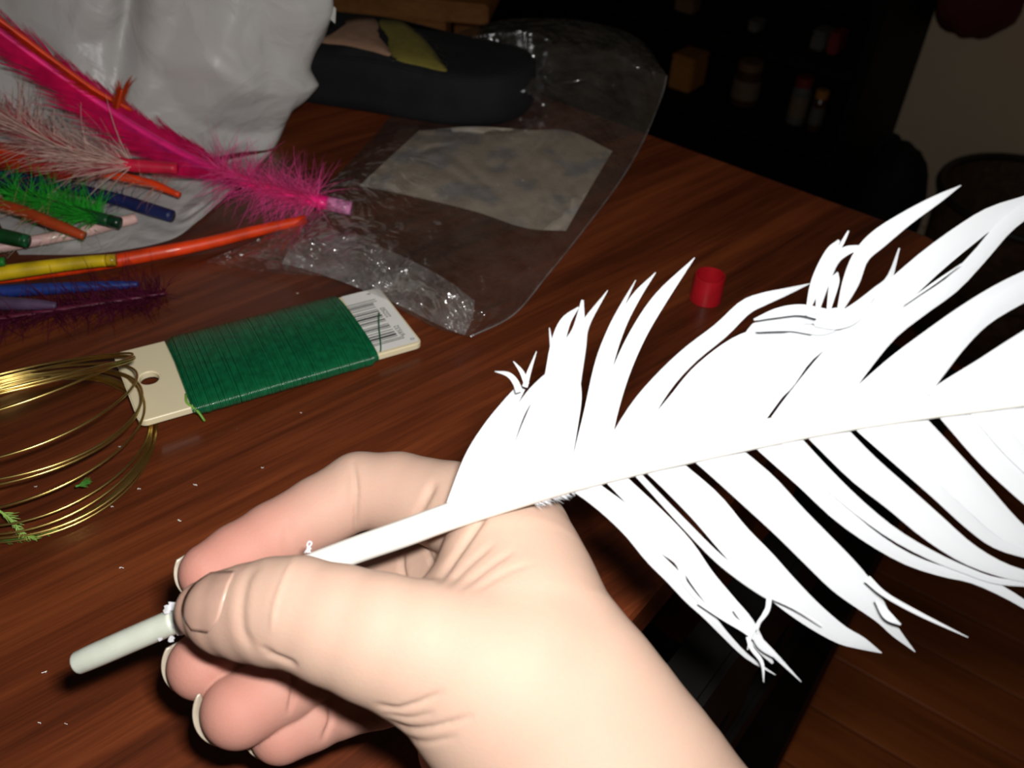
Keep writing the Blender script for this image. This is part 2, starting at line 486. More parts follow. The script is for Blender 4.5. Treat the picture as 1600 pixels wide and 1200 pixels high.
m_amber = pbr('amber_card', (.34, .13, .022), .7); m_tan = pbr('tan_card', (.12, .06, .025), .7)
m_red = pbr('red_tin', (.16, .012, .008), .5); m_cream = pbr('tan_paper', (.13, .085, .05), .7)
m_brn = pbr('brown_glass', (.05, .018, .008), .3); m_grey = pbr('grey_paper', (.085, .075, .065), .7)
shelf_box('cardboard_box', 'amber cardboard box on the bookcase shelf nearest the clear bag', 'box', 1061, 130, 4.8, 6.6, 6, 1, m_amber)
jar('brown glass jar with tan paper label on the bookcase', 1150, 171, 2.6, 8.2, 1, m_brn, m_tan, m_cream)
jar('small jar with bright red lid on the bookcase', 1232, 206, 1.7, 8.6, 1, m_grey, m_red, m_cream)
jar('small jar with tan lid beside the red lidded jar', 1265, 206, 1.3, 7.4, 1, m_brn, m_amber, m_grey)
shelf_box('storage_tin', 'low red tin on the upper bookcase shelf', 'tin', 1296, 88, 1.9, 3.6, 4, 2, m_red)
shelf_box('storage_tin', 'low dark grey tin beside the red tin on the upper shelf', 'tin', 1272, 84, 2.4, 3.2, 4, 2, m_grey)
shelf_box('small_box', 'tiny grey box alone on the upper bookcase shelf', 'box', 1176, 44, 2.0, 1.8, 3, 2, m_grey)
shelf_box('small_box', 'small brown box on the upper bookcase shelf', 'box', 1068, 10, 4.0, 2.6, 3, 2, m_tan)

# pine stool beyond the table: rail and legs
def build_stool():
    p = on_y(678, 44, 118)
    a0 = np.array([p[0] * 100, p[1] * 100]); d = norm([1, -.12]); nn = np.array([-d[1], d[0]])
    m = wood_mat('pine', (.20, .075, .018), (.30, .12, .03), (.40, .17, .045), .4, rough=.5)
    ztop = on_y(600, 18, 118)[2]
    root = empty('wooden_stool', ground(a0 + nn * 12, 0)); tag(root, 'orange brown pine stool standing beyond the table behind the black pouch', 'stool')
    def fr(x, y, z):
        q = a0 + d * x + nn * y; return (q[0] / 100, q[1] / 100, z)
    adopt(boxf('seat', fr, (-21, -2.5, ztop), (7.5, 27, ztop + .025), m), root)
    for x in (-17, 0):
        for y in (0, 24):
            adopt(boxf('leg', fr, (x - 1.9, y - 1.9, 0), (x + 1.9, y + 1.9, ztop - .0005), m), root)
    for y in (0, 24): adopt(boxf('rail', fr, (-15, y - 1, ztop - .02), (-2, y + 1, ztop - .0005), m), root)
build_stool()

# round basket, black bag, brown carton and red bag by the wall
def build_basket():
    c = on_height(1622, 312, .29); cx, cy = c[0], c[1]
    m = pbr('wicker', (.10, .055, .026), .6, noise=(60, .4), bump=(160, .8, .003)); mr = pbr('basket_rim', (.022, .012, .008), .5)
    root = empty('basket', (cx, cy, 0)); tag(root, 'round brown basket with dark rim standing by the wall', 'basket')
    prof = [(11, 0.1), (14, 10), (15.6, 28.5), (15.1, 28.5), (13.4, 10), (10.4, 1.0)]
    adopt(lathe('body', prof, cx, cy, 0, m, 40), root)
    t = np.linspace(0, 2 * math.pi, 48, endpoint=False)
    P = np.stack([cx + .1555 * np.cos(t), cy + .1555 * np.sin(t), np.full_like(t, .29)], 1)
    adopt(mesh_obj('rim', *tube(P, .0075, 8, closed=True), mr), root)
    for k in range(3):
        P2 = np.stack([cx + (.118 + .012 * k) * np.cos(t), cy + (.118 + .012 * k) * np.sin(t), np.full_like(t, .03 + .06 * k)], 1)
        adopt(mesh_obj('band', *tube(P2, .004, 6, closed=True), mr), root)
build_basket()
def blob(name, c, rad, mat, nz=.12, seed=0, flat=True, seg=32):
    V = []; Fc = []
    nv = seg // 2
    for i in range(nv + 1):
        ph = math.pi * i / nv
        for k in range(seg):
            th = 2 * math.pi * k / seg
            d = np.array([math.sin(ph) * math.cos(th), math.sin(ph) * math.sin(th), math.cos(ph)])
            d = np.sign(d) * np.abs(d) ** .8
            s = 1 + nz * mnoise.noise(Vector(d * 2.1 + seed))
            z = d[2] * rad[2] * s
            V.append((c[0] + d[0] * rad[0] * s, c[1] + d[1] * rad[1] * s, max(c[2] + z, 0.002) if flat else c[2] + z))
    for i in range(nv):
        for k in range(seg): Fc.append((i * seg + k, i * seg + (k + 1) % seg, (i + 1) * seg + (k + 1) % seg, (i + 1) * seg + k))
    o = mesh_obj(name, V, Fc, mat)
    return o
def build_floor_things():
    q = BK_BACK - BK_N * 20 - BK_DIR * 7.6
    root = empty('backpack', ground(q, 0)); tag(root, 'black rounded backpack slumped against the bookcase side', 'bag')
    adopt(blob('bag_body', (q[0] / 100, q[1] / 100, .16), (.062, .07, .17), MAT['black_cloth'], .08, 3), root)
    t = np.linspace(0, math.pi, 16)
    P = np.stack([q[0] / 100 - .025 + .02 * np.cos(t), np.full(16, q[1] / 100 + .01), .30 + .04 * np.sin(t)], 1)
    adopt(mesh_obj('handle', *tube(P, .006, 8), MAT['black_cloth']), root)
    p = on_height(1425, 312, .03); m = pbr('brown_carton', (.09, .03, .017), .7)
    root = empty('carton', (p[0], p[1], 0)); tag(root, 'reddish brown carton lying on the floor between backpack and table', 'box')
    def fr(x, y, z): return (p[0] + .8 * x - .6 * -y, p[1] - .6 * x + .8 * y, z)
    def fr2(x, y, z): return (p[0] + .8 * x + .6 * y, p[1] - .6 * x + .8 * y, z)
    adopt(boxf('box_body', fr2, (-.10, -.06, .001), (.07, .06, .10), m), root)
    adopt(boxf('lid_flap', fr2, (-.10, -.06, .1005), (.07, -.001, .104), m), root)
    adopt(boxf('lid_flap', fr2, (-.10, .001, .1005), (.07, .06, .104), m), root)
    pw_ = wall_p - BK_DIR * 17
    # red cloth bag hung from a wall hook
    pr = None
    nn = np.array([BK_N[0], BK_N[1], 0]); pp = np.array([wall_p[0] / 100, wall_p[1] / 100, 0]) - nn * .055
    d = ray(1532, 0); tt = ((pp - CAM) @ nn) / (d @ nn); c = CAM + d * tt
    mr = pbr('dark_red_cloth', (.10, .012, .012), .8, bump=(400, .4, .001))
    root = empty('cloth_bag', tuple(c)); tag(root, 'dark red cloth bag hanging on the wall above the basket', 'bag')
    adopt(blob('bag_body', tuple(c + np.array([0, 0, .03])), (.075, .045, .09), mr, .1, 9, flat=False), root)
    t = np.linspace(0, math.pi, 18)
    ax = np.array([BK_DIR[0], BK_DIR[1], 0])
    P = [c + ax * .04 * math.cos(a) + np.array([0, 0, .10 + .13 * math.sin(a)]) for a in t]
    adopt(mesh_obj('strap', *tube(P, .004, 8), mr), root)
    hp = c + np.array([0, 0, .228])
    adopt(mesh_obj('wall_hook', *tube([hp, hp + nn * .025, hp + nn * .056], .004, 8), MAT['black_wood']), root)
build_floor_things()

# ------------------------------------------------------------------ white plastic shopping bag
def crumple(nu, nv, cells_u, cells_v, amp, seed):
    """faceted random height field on a grid (sharp fold lines)"""
    r = np.random.default_rng(seed)
    H = r.uniform(-1, 1, (cells_u + 2, cells_v + 2)); J = r.uniform(-.35, .35, (cells_u + 2, cells_v + 2, 2))
    u = np.linspace(0, cells_u, nu)[:, None] * np.ones((1, nv)); v = np.ones((nu, 1)) * np.linspace(0, cells_v, nv)[None, :]
    u = u + .3 * np.sin(v * 1.7 + seed); v = v + .3 * np.sin(u * 1.3 + seed * 2)
    u = np.clip(u, 0, cells_u + .999); v = np.clip(v, 0, cells_v + .999)
    i = np.floor(u).astype(int); j = np.floor(v).astype(int); fu = u - i; fv = v - j
    i1 = np.minimum(i + 1, cells_u + 1); j1 = np.minimum(j + 1, cells_v + 1)
    a, b, c, d = H[i, j], H[i1, j], H[i, j1], H[i1, j1]
    lower = a + (b - a) * fu + (c - a) * fv
    upper = d + (c - d) * (1 - fu) + (b - d) * (1 - fv)
    return amp * np.where(fu + fv < 1, lower, upper)

def coons(bot, right, topc, left, nu, nv):
    """edge polylines in (px,py,h): bot left->right, right near->far, topc left->right, left near->far"""
    B, T = smoothpath(bot, nu), smoothpath(topc, nu); Lf, Rt = smoothpath(left, nv), smoothpath(right, nv)
    u = np.linspace(0, 1, nu)[:, None, None]; v = np.linspace(0, 1, nv)[None, :, None]
    ruled = (1 - v) * B[:, None] + v * T[:, None] + (1 - u) * Lf[None] + u * Rt[None]
    bil = (1 - u) * (1 - v) * B[0] + u * (1 - v) * B[-1] + (1 - u) * v * T[0] + u * v * T[-1]
    return ruled - bil
def build_shopping_bag():
    m, nt, out = new_mat('bag_film')
    p = N(nt, 'ShaderNodeBsdfPrincipled'); tc = N(nt, 'ShaderNodeTexCoord')
    no = N(nt, 'ShaderNodeTexNoise'); no.inputs['Scale'].default_value = 14; no.inputs['Detail'].default_value = 4
    L(nt, tc.outputs['Object'], no.inputs['Vector'])
    cr = N(nt, 'ShaderNodeValToRGB'); cr.color_ramp.elements[0].color = (.63, .61, .58, 1); cr.color_ramp.elements[1].color = (.67, .66, .64, 1)
    cr.color_ramp.elements[0].position = .35; cr.color_ramp.elements[1].position = .6
    L(nt, no.outputs[0], cr.inputs[0]); L(nt, cr.outputs[0], p.inputs['Base Color'])
    p.inputs['Roughness'].default_value = .38; p.inputs['Specular IOR Level'].default_value = .5
    tr = N(nt, 'ShaderNodeBsdfTranslucent'); L(nt, cr.outputs[0], tr.inputs[0])
    mx = N(nt, 'ShaderNodeMixShader'); mx.inputs[0].default_value = .28
    bp = N(nt, 'ShaderNodeBump'); bp.inputs['Strength'].default_value = .28; bp.inputs['Distance'].default_value = .012
    n2 = N(nt, 'ShaderNodeTexNoise'); n2.inputs['Scale'].default_value = 30; n2.inputs['Detail'].default_value = 3; n2.inputs['Distortion'].default_value = 1.2
    vo = N(nt, 'ShaderNodeTexVoronoi'); vo.inputs['Scale'].default_value = 21; vo.inputs['Randomness'].default_value = 1
    L(nt, tc.outputs['Object'], n2.inputs['Vector']); vd = N(nt, 'ShaderNodeVectorMath', operation='MULTIPLY_ADD'); L(nt, n2.outputs['Color'], vd.inputs[0]); vd.inputs[1].default_value = (.03, .03, .03); L(nt, tc.outputs['Object'], vd.inputs[2])
    L(nt, vd.outputs[0], vo.inputs['Vector']); L(nt, vo.outputs['Distance'], bp.inputs['Height']); L(nt, bp.outputs[0], p.inputs['Normal'])
    L(nt, p.outputs[0], mx.inputs[1]); L(nt, tr.outputs[0], mx.inputs[2]); L(nt, mx.outputs[0], out.inputs[0])
    # front control net: rows from the table upwards, (pixel x, pixel y, forward distance cm)
    rows = [[(-230, 330, 46), (-60, 318, 46), (60, 300, 46.5), (180, 285, 47), (290, 272, 48), (372, 252, 49.5), (432, 230, 50.8)],
            [(-230, 265, 46.5), (-60, 255, 46.5), (70, 245, 47), (190, 235, 47.3), (305, 225, 48.2), (390, 208, 49.8), (455, 190, 51.2)],
            [(-230, 190, 47), (-60, 180, 47), (80, 172, 47.4), (200, 165, 47.6), (320, 160, 48.2), (415, 150, 49.6), (489, 140, 51.4)],
            [(-230, 100, 48), (-60, 95, 48), (90, 90, 48.2), (210, 88, 48.2), (330, 85, 48.5), (415, 92, 49.6), (481, 104, 51.4)],
            [(-230, 0, 49), (-60, 0, 49), (100, 0, 49), (220, 0, 48.8), (345, 5, 49), (440, 14, 50), (516, 24, 51.8)],
            [(-230, -150, 50), (-60, -150, 50), (110, -150, 50), (230, -140, 49.8), (360, -120, 50), (460, -95, 50.8), (528, -70, 52.2)],
            [(-210, -300, 51), (-60, -300, 51), (115, -300, 51), (240, -280, 51), (365, -250, 51), (460, -210, 51.6), (520, -190, 52.6)]]
    nu, nv = 110, 90
    net = []
    for r in rows:
        fr = [on_y(*q) for q in r]
        back = []
        for k, q in enumerate(reversed(fr)):
            if k == 0: continue
            t = k / (len(fr) - 1)
            back.append(q + np.array([-.01 * t, .10 * math.sin(t * math.pi / 2) + .035, .0]))
        net.append(np.array(fr + back))
    net[0][:, 2] = np.maximum(net[0][:, 2], TABLE_Z + .0012)
    for k in range(len(rows[0]), net[0].shape[0]): net[0][k, 2] = TABLE_Z + .0012
    R = np.array([smoothpath(r, 2 * nu, closed=True) for r in net])     # rows x loop x 3
    S = np.array([smoothpath(R[:, i], nv) for i in range(2 * nu)])       # loop x nv x 3
    C = S.mean(axis=(0)); nr = S - C[None]; nr[..., 2] = 0; nr /= np.linalg.norm(nr, axis=2, keepdims=True) + 1e-9
    h = crumple(2 * nu, nv, 19, 5, .0065, 5) + crumple(2 * nu, nv, 37, 13, .0016, 8)
    # one deep vertical gusset fold
    uu = np.arange(2 * nu)[:, None]
    fade = np.clip(np.linspace(0, 1, nv)[None] * 5, 0, 1) * np.clip(np.minimum(uu, 2 * nu - uu) / 6, 0.3, 1)
    iu = int(2 * nu * 2.85 / net[0].shape[0])
    gus = -.016 * np.exp(-((uu - iu) / 3.2) ** 2) + .006 * np.exp(-((uu - iu - 6) / 4.0) ** 2)
    S = S + nr * (h * fade + gus * np.clip(np.linspace(-.35, 1, nv)[None] * 1.6, 0, 1))[..., None]
    S[..., 2] = np.maximum(S[..., 2], TABLE_Z + .0008)
    root = empty('shopping_bag', S[:, 0].mean(0)); tag(root, 'crumpled white plastic shopping bag standing behind the dyed feathers', 'bag')
    o = mesh_obj('bag_body', S.reshape(-1, 3), grid_faces(2 * nu, nv, True), m); adopt(o, root)
    # bottom sheet
    ring = S[:, 0]; cen = ring.mean(0)
    ob = mesh_obj('bag_bottom', [cen] + list(ring), [(0, 1 + i, 1 + (i + 1) % len(ring)) for i in range(len(ring))], m); adopt(ob, root)
    # slack hem of the bag lying flat on the table under the feathers
    Ch = coons([(30, 398, .12), (150, 396, .12), (262, 376, .12), (314, 342, .12)], [(314, 342, .12), (372, 290, .12), (425, 236, .12)],
               [(-20, 300, .3), (130, 285, .3), (290, 262, .3), (425, 236, .12)], [(30, 398, .12), (0, 350, .15), (-20, 300, .3)], 60, 40)
    hh = Ch[..., 2] + .22 * np.abs(crumple(60, 40, 8, 5, 1, 51)) * np.minimum(1, np.linspace(0, 6, 40))[None]
    adopt(mesh_obj('slack_hem', [on_z(Ch[i, j, 0], Ch[i, j, 1], hh[i, j]) for i in range(60) for j in range(40)], grid_faces(60, 40), m), root)
    # handle strap standing off the right shoulder
    P = [on_y(470, -60, 50.8), on_y(498, -10, 51), on_y(512, 8, 51.2), on_y(525, 20, 51.4)]
    ph = smoothpath(P, 14); V = []
    for q in ph: V += [q + np.array([-.001, 0, -.006]), q + np.array([0, .001, .002])]
    adopt(mesh_obj('torn_handle', V, [(2 * i, 2 * i + 2, 2 * i + 3, 2 * i + 1) for i in range(13)], m), root)
build_shopping_bag()

# ------------------------------------------------------------------ black pouch
POUCH_FOOT = [(-24, 59.8), (-18, 57.9), (-14.2, 56.7), (-10, 55.6), (-6.5, 54.8), (-3.6, 54.5), (-1.3, 55.2), (.1, 57.0), (.35, 58.6), (-.7, 60.3), (-3.5, 61.8), (-8, 63.2), (-14, 65), (-24, 68.5)]
def in_pouch(p, grow=.6):
    x, y = p[0] * 100, p[1] * 100
    if p[2] > TABLE_Z + .05: return False
    P = POUCH_FOOT; c = (sum(q[0] for q in P) / len(P), sum(q[1] for q in P) / len(P)); ins = False
    for k in range(len(P)):
        (xa, ya), (xb, yb) = [((q[0] - c[0]) * (1 + grow / 6) + c[0], (q[1] - c[1]) * (1 + grow / 5) + c[1]) for q in (P[k], P[(k + 1) % len(P)])]
        if (ya > y) != (yb > y) and x < (xb - xa) * (y - ya) / (yb - ya) + xa: ins = not ins
    return ins
def build_pouch():
    foot = POUCH_FOOT
    n = 120
    Lp = smoothpath(foot, n, closed=True); cen = Lp.mean(0)
    prof = [(.93, .10), (.975, .22), (1.0, .6), (1.012, 1.2), (1.004, 1.75), (1.012, 2.3), (1.0, 2.9), (.985, 3.25), (.955, 3.5), (.90, 3.62), (.80, 3.66), (.5, 3.75), (.12, 3.8)]
    V = []; Fc = []
    root = empty('pouch', tbl(cen[0], cen[1])); tag(root, 'black fabric pouch with tan and olive patches on its top', 'pouch')
    for ri, (s, h) in enumerate(prof):
        for k in range(n):
            p = cen + (Lp[k] - cen) * (s if s < .9 else 1) - (norm(Lp[k] - cen) * (1 - s) * 9 if s >= .9 else 0)
            # slack folds on the long front side
            fold = 0
            if .5 < h < 3.2: fold = .20 * math.sin(h * 4.4 + p[0] * .25) * np.clip((-p[0] - 4) / 6, 0, 1)
            p = p + norm(Lp[k] - cen) * fold
            hh = h * (1 + .05 * math.sin(p[0] * .5)) * (1.0 if p[0] > -6 else 1.0 + .03 * (-6 - p[0]) / 6)
            V.append(tbl(p[0], p[1], max(hh, .10)))
    for r in range(len(prof) - 1):
        for k in range(n): Fc.append((r * n + k, r * n + (k + 1) % n, (r + 1) * n + (k + 1) % n, (r + 1) * n + k))
    Fc.append(tuple((len(prof) - 1) * n + k for k in range(n))); Fc.append(tuple(range(n - 1, -1, -1)))
    adopt(mesh_obj('pouch_body', V, Fc, MAT['black_cloth']), root)
    def topz(x, y):
        return 3.70 * (1 + .05 * math.sin(x * .5)) * (1.0 if x > -6 else 1.0 + .03 * (-6 - x) / 6)
    # patches traced on the top face
    def patch(name, px, mat, lift):
        pts = smoothpath(px, 60, closed=True)
        c = np.array([on_z(x, y, 3.7) for x, y in pts]); cc = c.mean(0)
        V = []; Fc = []
        for s in (1.0, .97, .6, .25):
            for q in c:
                p = cc + (q - cc) * s
                V.append((p[0], p[1], TABLE_Z + (topz(p[0] * 100, p[1] * 100) + lift + .22 * (1 - (s * .9) ** 2) + (0 if s < 1 else -.12)) / 100))
        k = len(c)
        for r in range(3):
            for i in range(k): Fc.append((r * k + i, r * k + (i + 1) % k, (r + 1) * k + (i + 1) % k, (r + 1) * k + i))
        Fc.append(tuple(3 * k + i for i in range(k)))
        adopt(mesh_obj(name, V, Fc, mat), root)
        return c
    tan = pbr('tan_suede', (.30, .17, .105), .85, bump=(900, .4, .0004)); olv = pbr('olive_suede', (.155, .125, .016), .85, bump=(900, .4, .0004))
    tp_ = patch('tan_patch', [(492, 66), (505, 48), (540, 34), (575, 32), (592, 42), (602, 68), (612, 92), (580, 86), (540, 76)], tan, .0)
    ed = patch('olive_patch', [(592, 40), (618, 36), (640, 46), (668, 68), (690, 96), (697, 108), (660, 104), (616, 96), (604, 70)], olv, .03)
    # zigzag stitching along the olive patch
    g = Geo()
    th = pbr('black_thread', (.02, .018, .015), .8)
    zz = [(592 + 24 * t + (5 if i % 2 else -3), 40 + 56 * t) for i, t in enumerate(np.linspace(0, 1, 15))]
    zz2 = [(640 + 57 * t + 9 * math.sin(t * 3.1) + (4 if i % 2 else -3), 46 + 60 * t - 8 * math.sin(t * 3.1)) for i, t in enumerate(np.linspace(0, 1, 17))]
    for z in (zz, zz2):
        P = [on_z(x, y, 3.98) for x, y in z]; v, f = tube(P, .0004, 5); g.add(v, f)
    adopt(g.obj('stitching', th), root)
    # piping seam round the shoulder
    P = [tbl(*(cen + (q - cen) * 1.0 - norm(q - cen) * .28), 3.42 * (1 + .05 * math.sin(q[0] * .5)) * (1.0 if q[0] > -6 else 1.0 + .03 * (-6 - q[0]) / 6)) for q in Lp]
    adopt(mesh_obj('piping', *tube(P, .0011, 8, closed=True), MAT['black_cloth']), root)
build_pouch()

# ------------------------------------------------------------------ clear plastic bag with paper inside
def build_clear_bag():
    film = film_mat('clear_film', .028, (.62, .54, .46), .15); film2 = film_mat('clear_film_folded', .12, (.80, .79, .78), .18)
    bot = [(398, 398, .3), (440, 420, .25), (520, 436, .3), (600, 470, .3), (680, 512, .3), (735, 526, .25)]
    right = [(735, 526, .25), (802, 492, .25), (855, 430, .25), (905, 368, .25), (968, 284, .3), (1006, 218, .6), (1034, 150, 1.6), (1042, 118, 2.4)]
    topc = [(690, 60, 1.2), (760, 36, 2.6), (840, 28, 3.6), (930, 36, 3.8), (1000, 62, 3.2), (1042, 118, 2.4)]
    left = [(398, 398, .3), (470, 330, .25), (530, 270, .25), (590, 205, .25), (640, 140, .5), (690, 60, 1.2)]
    nu, nv = 150, 150
    Cp = coons(bot, right, topc, left, nu, nv)
    u = np.linspace(0, 1, nu)[:, None]; v = np.linspace(0, 1, nv)[None]
    edge = np.clip(np.minimum(np.minimum(u, 1 - u), np.minimum(v, 1 - v)) * 9, 0, 1) ** .7
    root = empty('plastic_bag', on_z(760, 300)); tag(root, 'clear crinkled plastic bag lying under the pouch with paper inside', 'bag')
    puff = edge * (.85 + .9 * np.exp(-((v - .12) / .1) ** 2) * np.clip(u * 3, .2, 1) + .9 * np.clip((v - .72) * 3, 0, 1))
    h = puff + edge * (crumple(nu, nv, 8, 10, .34, 3) + crumple(nu, nv, 24, 30, .13, 4) + crumple(nu, nv, 55, 60, .05, 6)) * (.35 + 1.0 * np.exp(-((v - .1) / .14) ** 2) + .8 * np.clip((v - .7) * 3, 0, 1))
    topH = np.maximum(Cp[..., 2] + np.maximum(h, .06), .12)
    # under the pouch the film is pressed flat
    V = np.empty((nu, nv, 3))
    for i in range(nu):
        for j in range(nv):
            V[i, j] = on_z(Cp[i, j, 0], Cp[i, j, 1], topH[i, j])
            q = on_z(Cp[i, j, 0], Cp[i, j, 1], .07)
            if in_pouch(q) or in_pouch(V[i, j]): V[i, j] = q
    adopt(mesh_obj('upper_film', V.reshape(-1, 3), grid_faces(nu, nv), film), root)
    lowH = np.maximum(Cp[..., 2] - .2 + .04 * crumple(nu, nv, 20, 20, 1, 9), .05)
    k = 3; nu2 = nu // k + 1
    ii = np.linspace(0, nu - 1, 50).astype(int); V2 = np.empty((50, 50, 3))
    for a, i in enumerate(ii):
        for b, j in enumerate(ii):
            V2[a, b] = on_z(Cp[i, j, 0], Cp[i, j, 1], lowH[i, j]); q = on_z(Cp[i, j, 0], Cp[i, j, 1], .05)
            if in_pouch(q) or in_pouch(V2[a, b]): V2[a, b] = q
    adopt(mesh_obj('lower_film', V2.reshape(-1, 3), grid_faces(50, 50), film), root)
    # folded-over mouth along the near edge
    fb = [(440, 412, .5), (500, 428, .55), (600, 466, .5), (690, 510, .5), (726, 524, .5)]
    fr_ = [(726, 524, .5), (738, 498, .8), (742, 470, 1.2)]
    ft = [(470, 372, .9), (540, 368, 1.3), (610, 392, 1.6), (690, 432, 1.6), (742, 470, 1.2)]
    fl_ = [(440, 412, .5), (452, 390, .8), (470, 372, .9)]
    a, b = 120, 40
    C2 = coons(fb, fr_, ft, fl_, a, b); hh = C2[..., 2] + .35 + crumple(a, b, 16, 5, .22, 21) + crumple(a, b, 42, 13, .10, 22)
    V3 = np.empty((a, b, 3))
    for i in range(a):
        for j in range(b): V3[i, j] = on_z(C2[i, j, 0], C2[i, j, 1], max(hh[i, j], .3))
    adopt(mesh_obj('folded_mouth', V3.reshape(-1, 3), grid_faces(a, b), film2), root)
    # trailing flap on the left
    fb = [(322, 410, .15), (380, 420, .15), (440, 428, .15), (500, 432, .2)]; ft = [(330, 404, .2), (395, 378, .5), (450, 356, .8), (530, 372, .9)]
    C4 = coons(fb, [(500, 432, .2), (520, 400, .6), (530, 372, .9)], ft, [(322, 410, .15), (326, 407, .2), (330, 404, .2)], 70, 30)
    hh = C4[..., 2] + np.abs(crumple(70, 30, 9, 4, .25, 31)) + crumple(70, 30, 25, 9, .05, 32)
    V4 = np.empty((70, 30, 3))
    for i in range(70):
        for j in range(30): V4[i, j] = on_z(C4[i, j, 0], C4[i, j, 1], max(hh[i, j], .12))
    adopt(mesh_obj('film_flap', V4.reshape(-1, 3), grid_faces(70, 30), film), root)
    # heat-sealed rim along the right edge
    P = np.array([on_z(x, y, hq + .12) for x, y, hq in smoothpath(right, 60)])
    adopt(mesh_obj('sealed_edge', *tube(P, .00035, 6), film2), root)
    # paper slip
    m, nt, out = new_mat('slip_paper')
    p = N(nt, 'ShaderNodeBsdfPrincipled'); tc = N(nt, 'ShaderNodeTexCoord'); no = N(nt, 'ShaderNodeTexNoise')
    no.inputs['Scale'].default_value = 55; no.inputs['Detail'].default_value = 5
    L(nt, tc.outputs['Object'], no.inputs['Vector'])
    cr = N(nt, 'ShaderNodeValToRGB'); e = cr.color_ramp.elements; e[0].position = .36; e[0].color = (.33, .32, .32, 1); e[1].position = .50; e[1].color = (.52, .44, .35, 1)
    L(nt, no.outputs[0], cr.inputs[0]); L(nt, cr.outputs[0], p.inputs['Base Color']); p.inputs['Roughness'].default_value = .8
    L(nt, p.outputs[0], out.inputs[0])
    pb = [(562, 290, .45), (640, 306, .45), (740, 330, .45), (820, 356, .45), (884, 361, .45)]
    pr = [(884, 361, .45), (920, 298, .45), (957, 236, .45)]
    pt = [(655, 204, .45), (740, 198, .45), (830, 203, .5), (890, 205, .55), (957, 236, .45)]
    pl = [(562, 290, .45), (610, 245, .45), (655, 204, .45)]
    C5 = coons(pb, pr, pt, pl, 80, 50); hh = .30 + np.abs(crumple(80, 50, 9, 5, .20, 41)) + crumple(80, 50, 22, 12, .05, 42)
    V5 = []
    for s in (0, -.03):
        for i in range(80):
            for j in range(50): V5.append(on_z(C5[i, j, 0], C5[i, j, 1], max(hh[i, j] + s, .18)))
    f = grid_faces(80, 50); f2 = [tuple(q + 4000 for q in reversed(t)) for t in f]
    o = mesh_obj('paper_slip', V5, f + f2, m); tag(o, 'wrinkled grey beige paper slip inside the clear plastic bag', 'paper')
build_clear_bag()

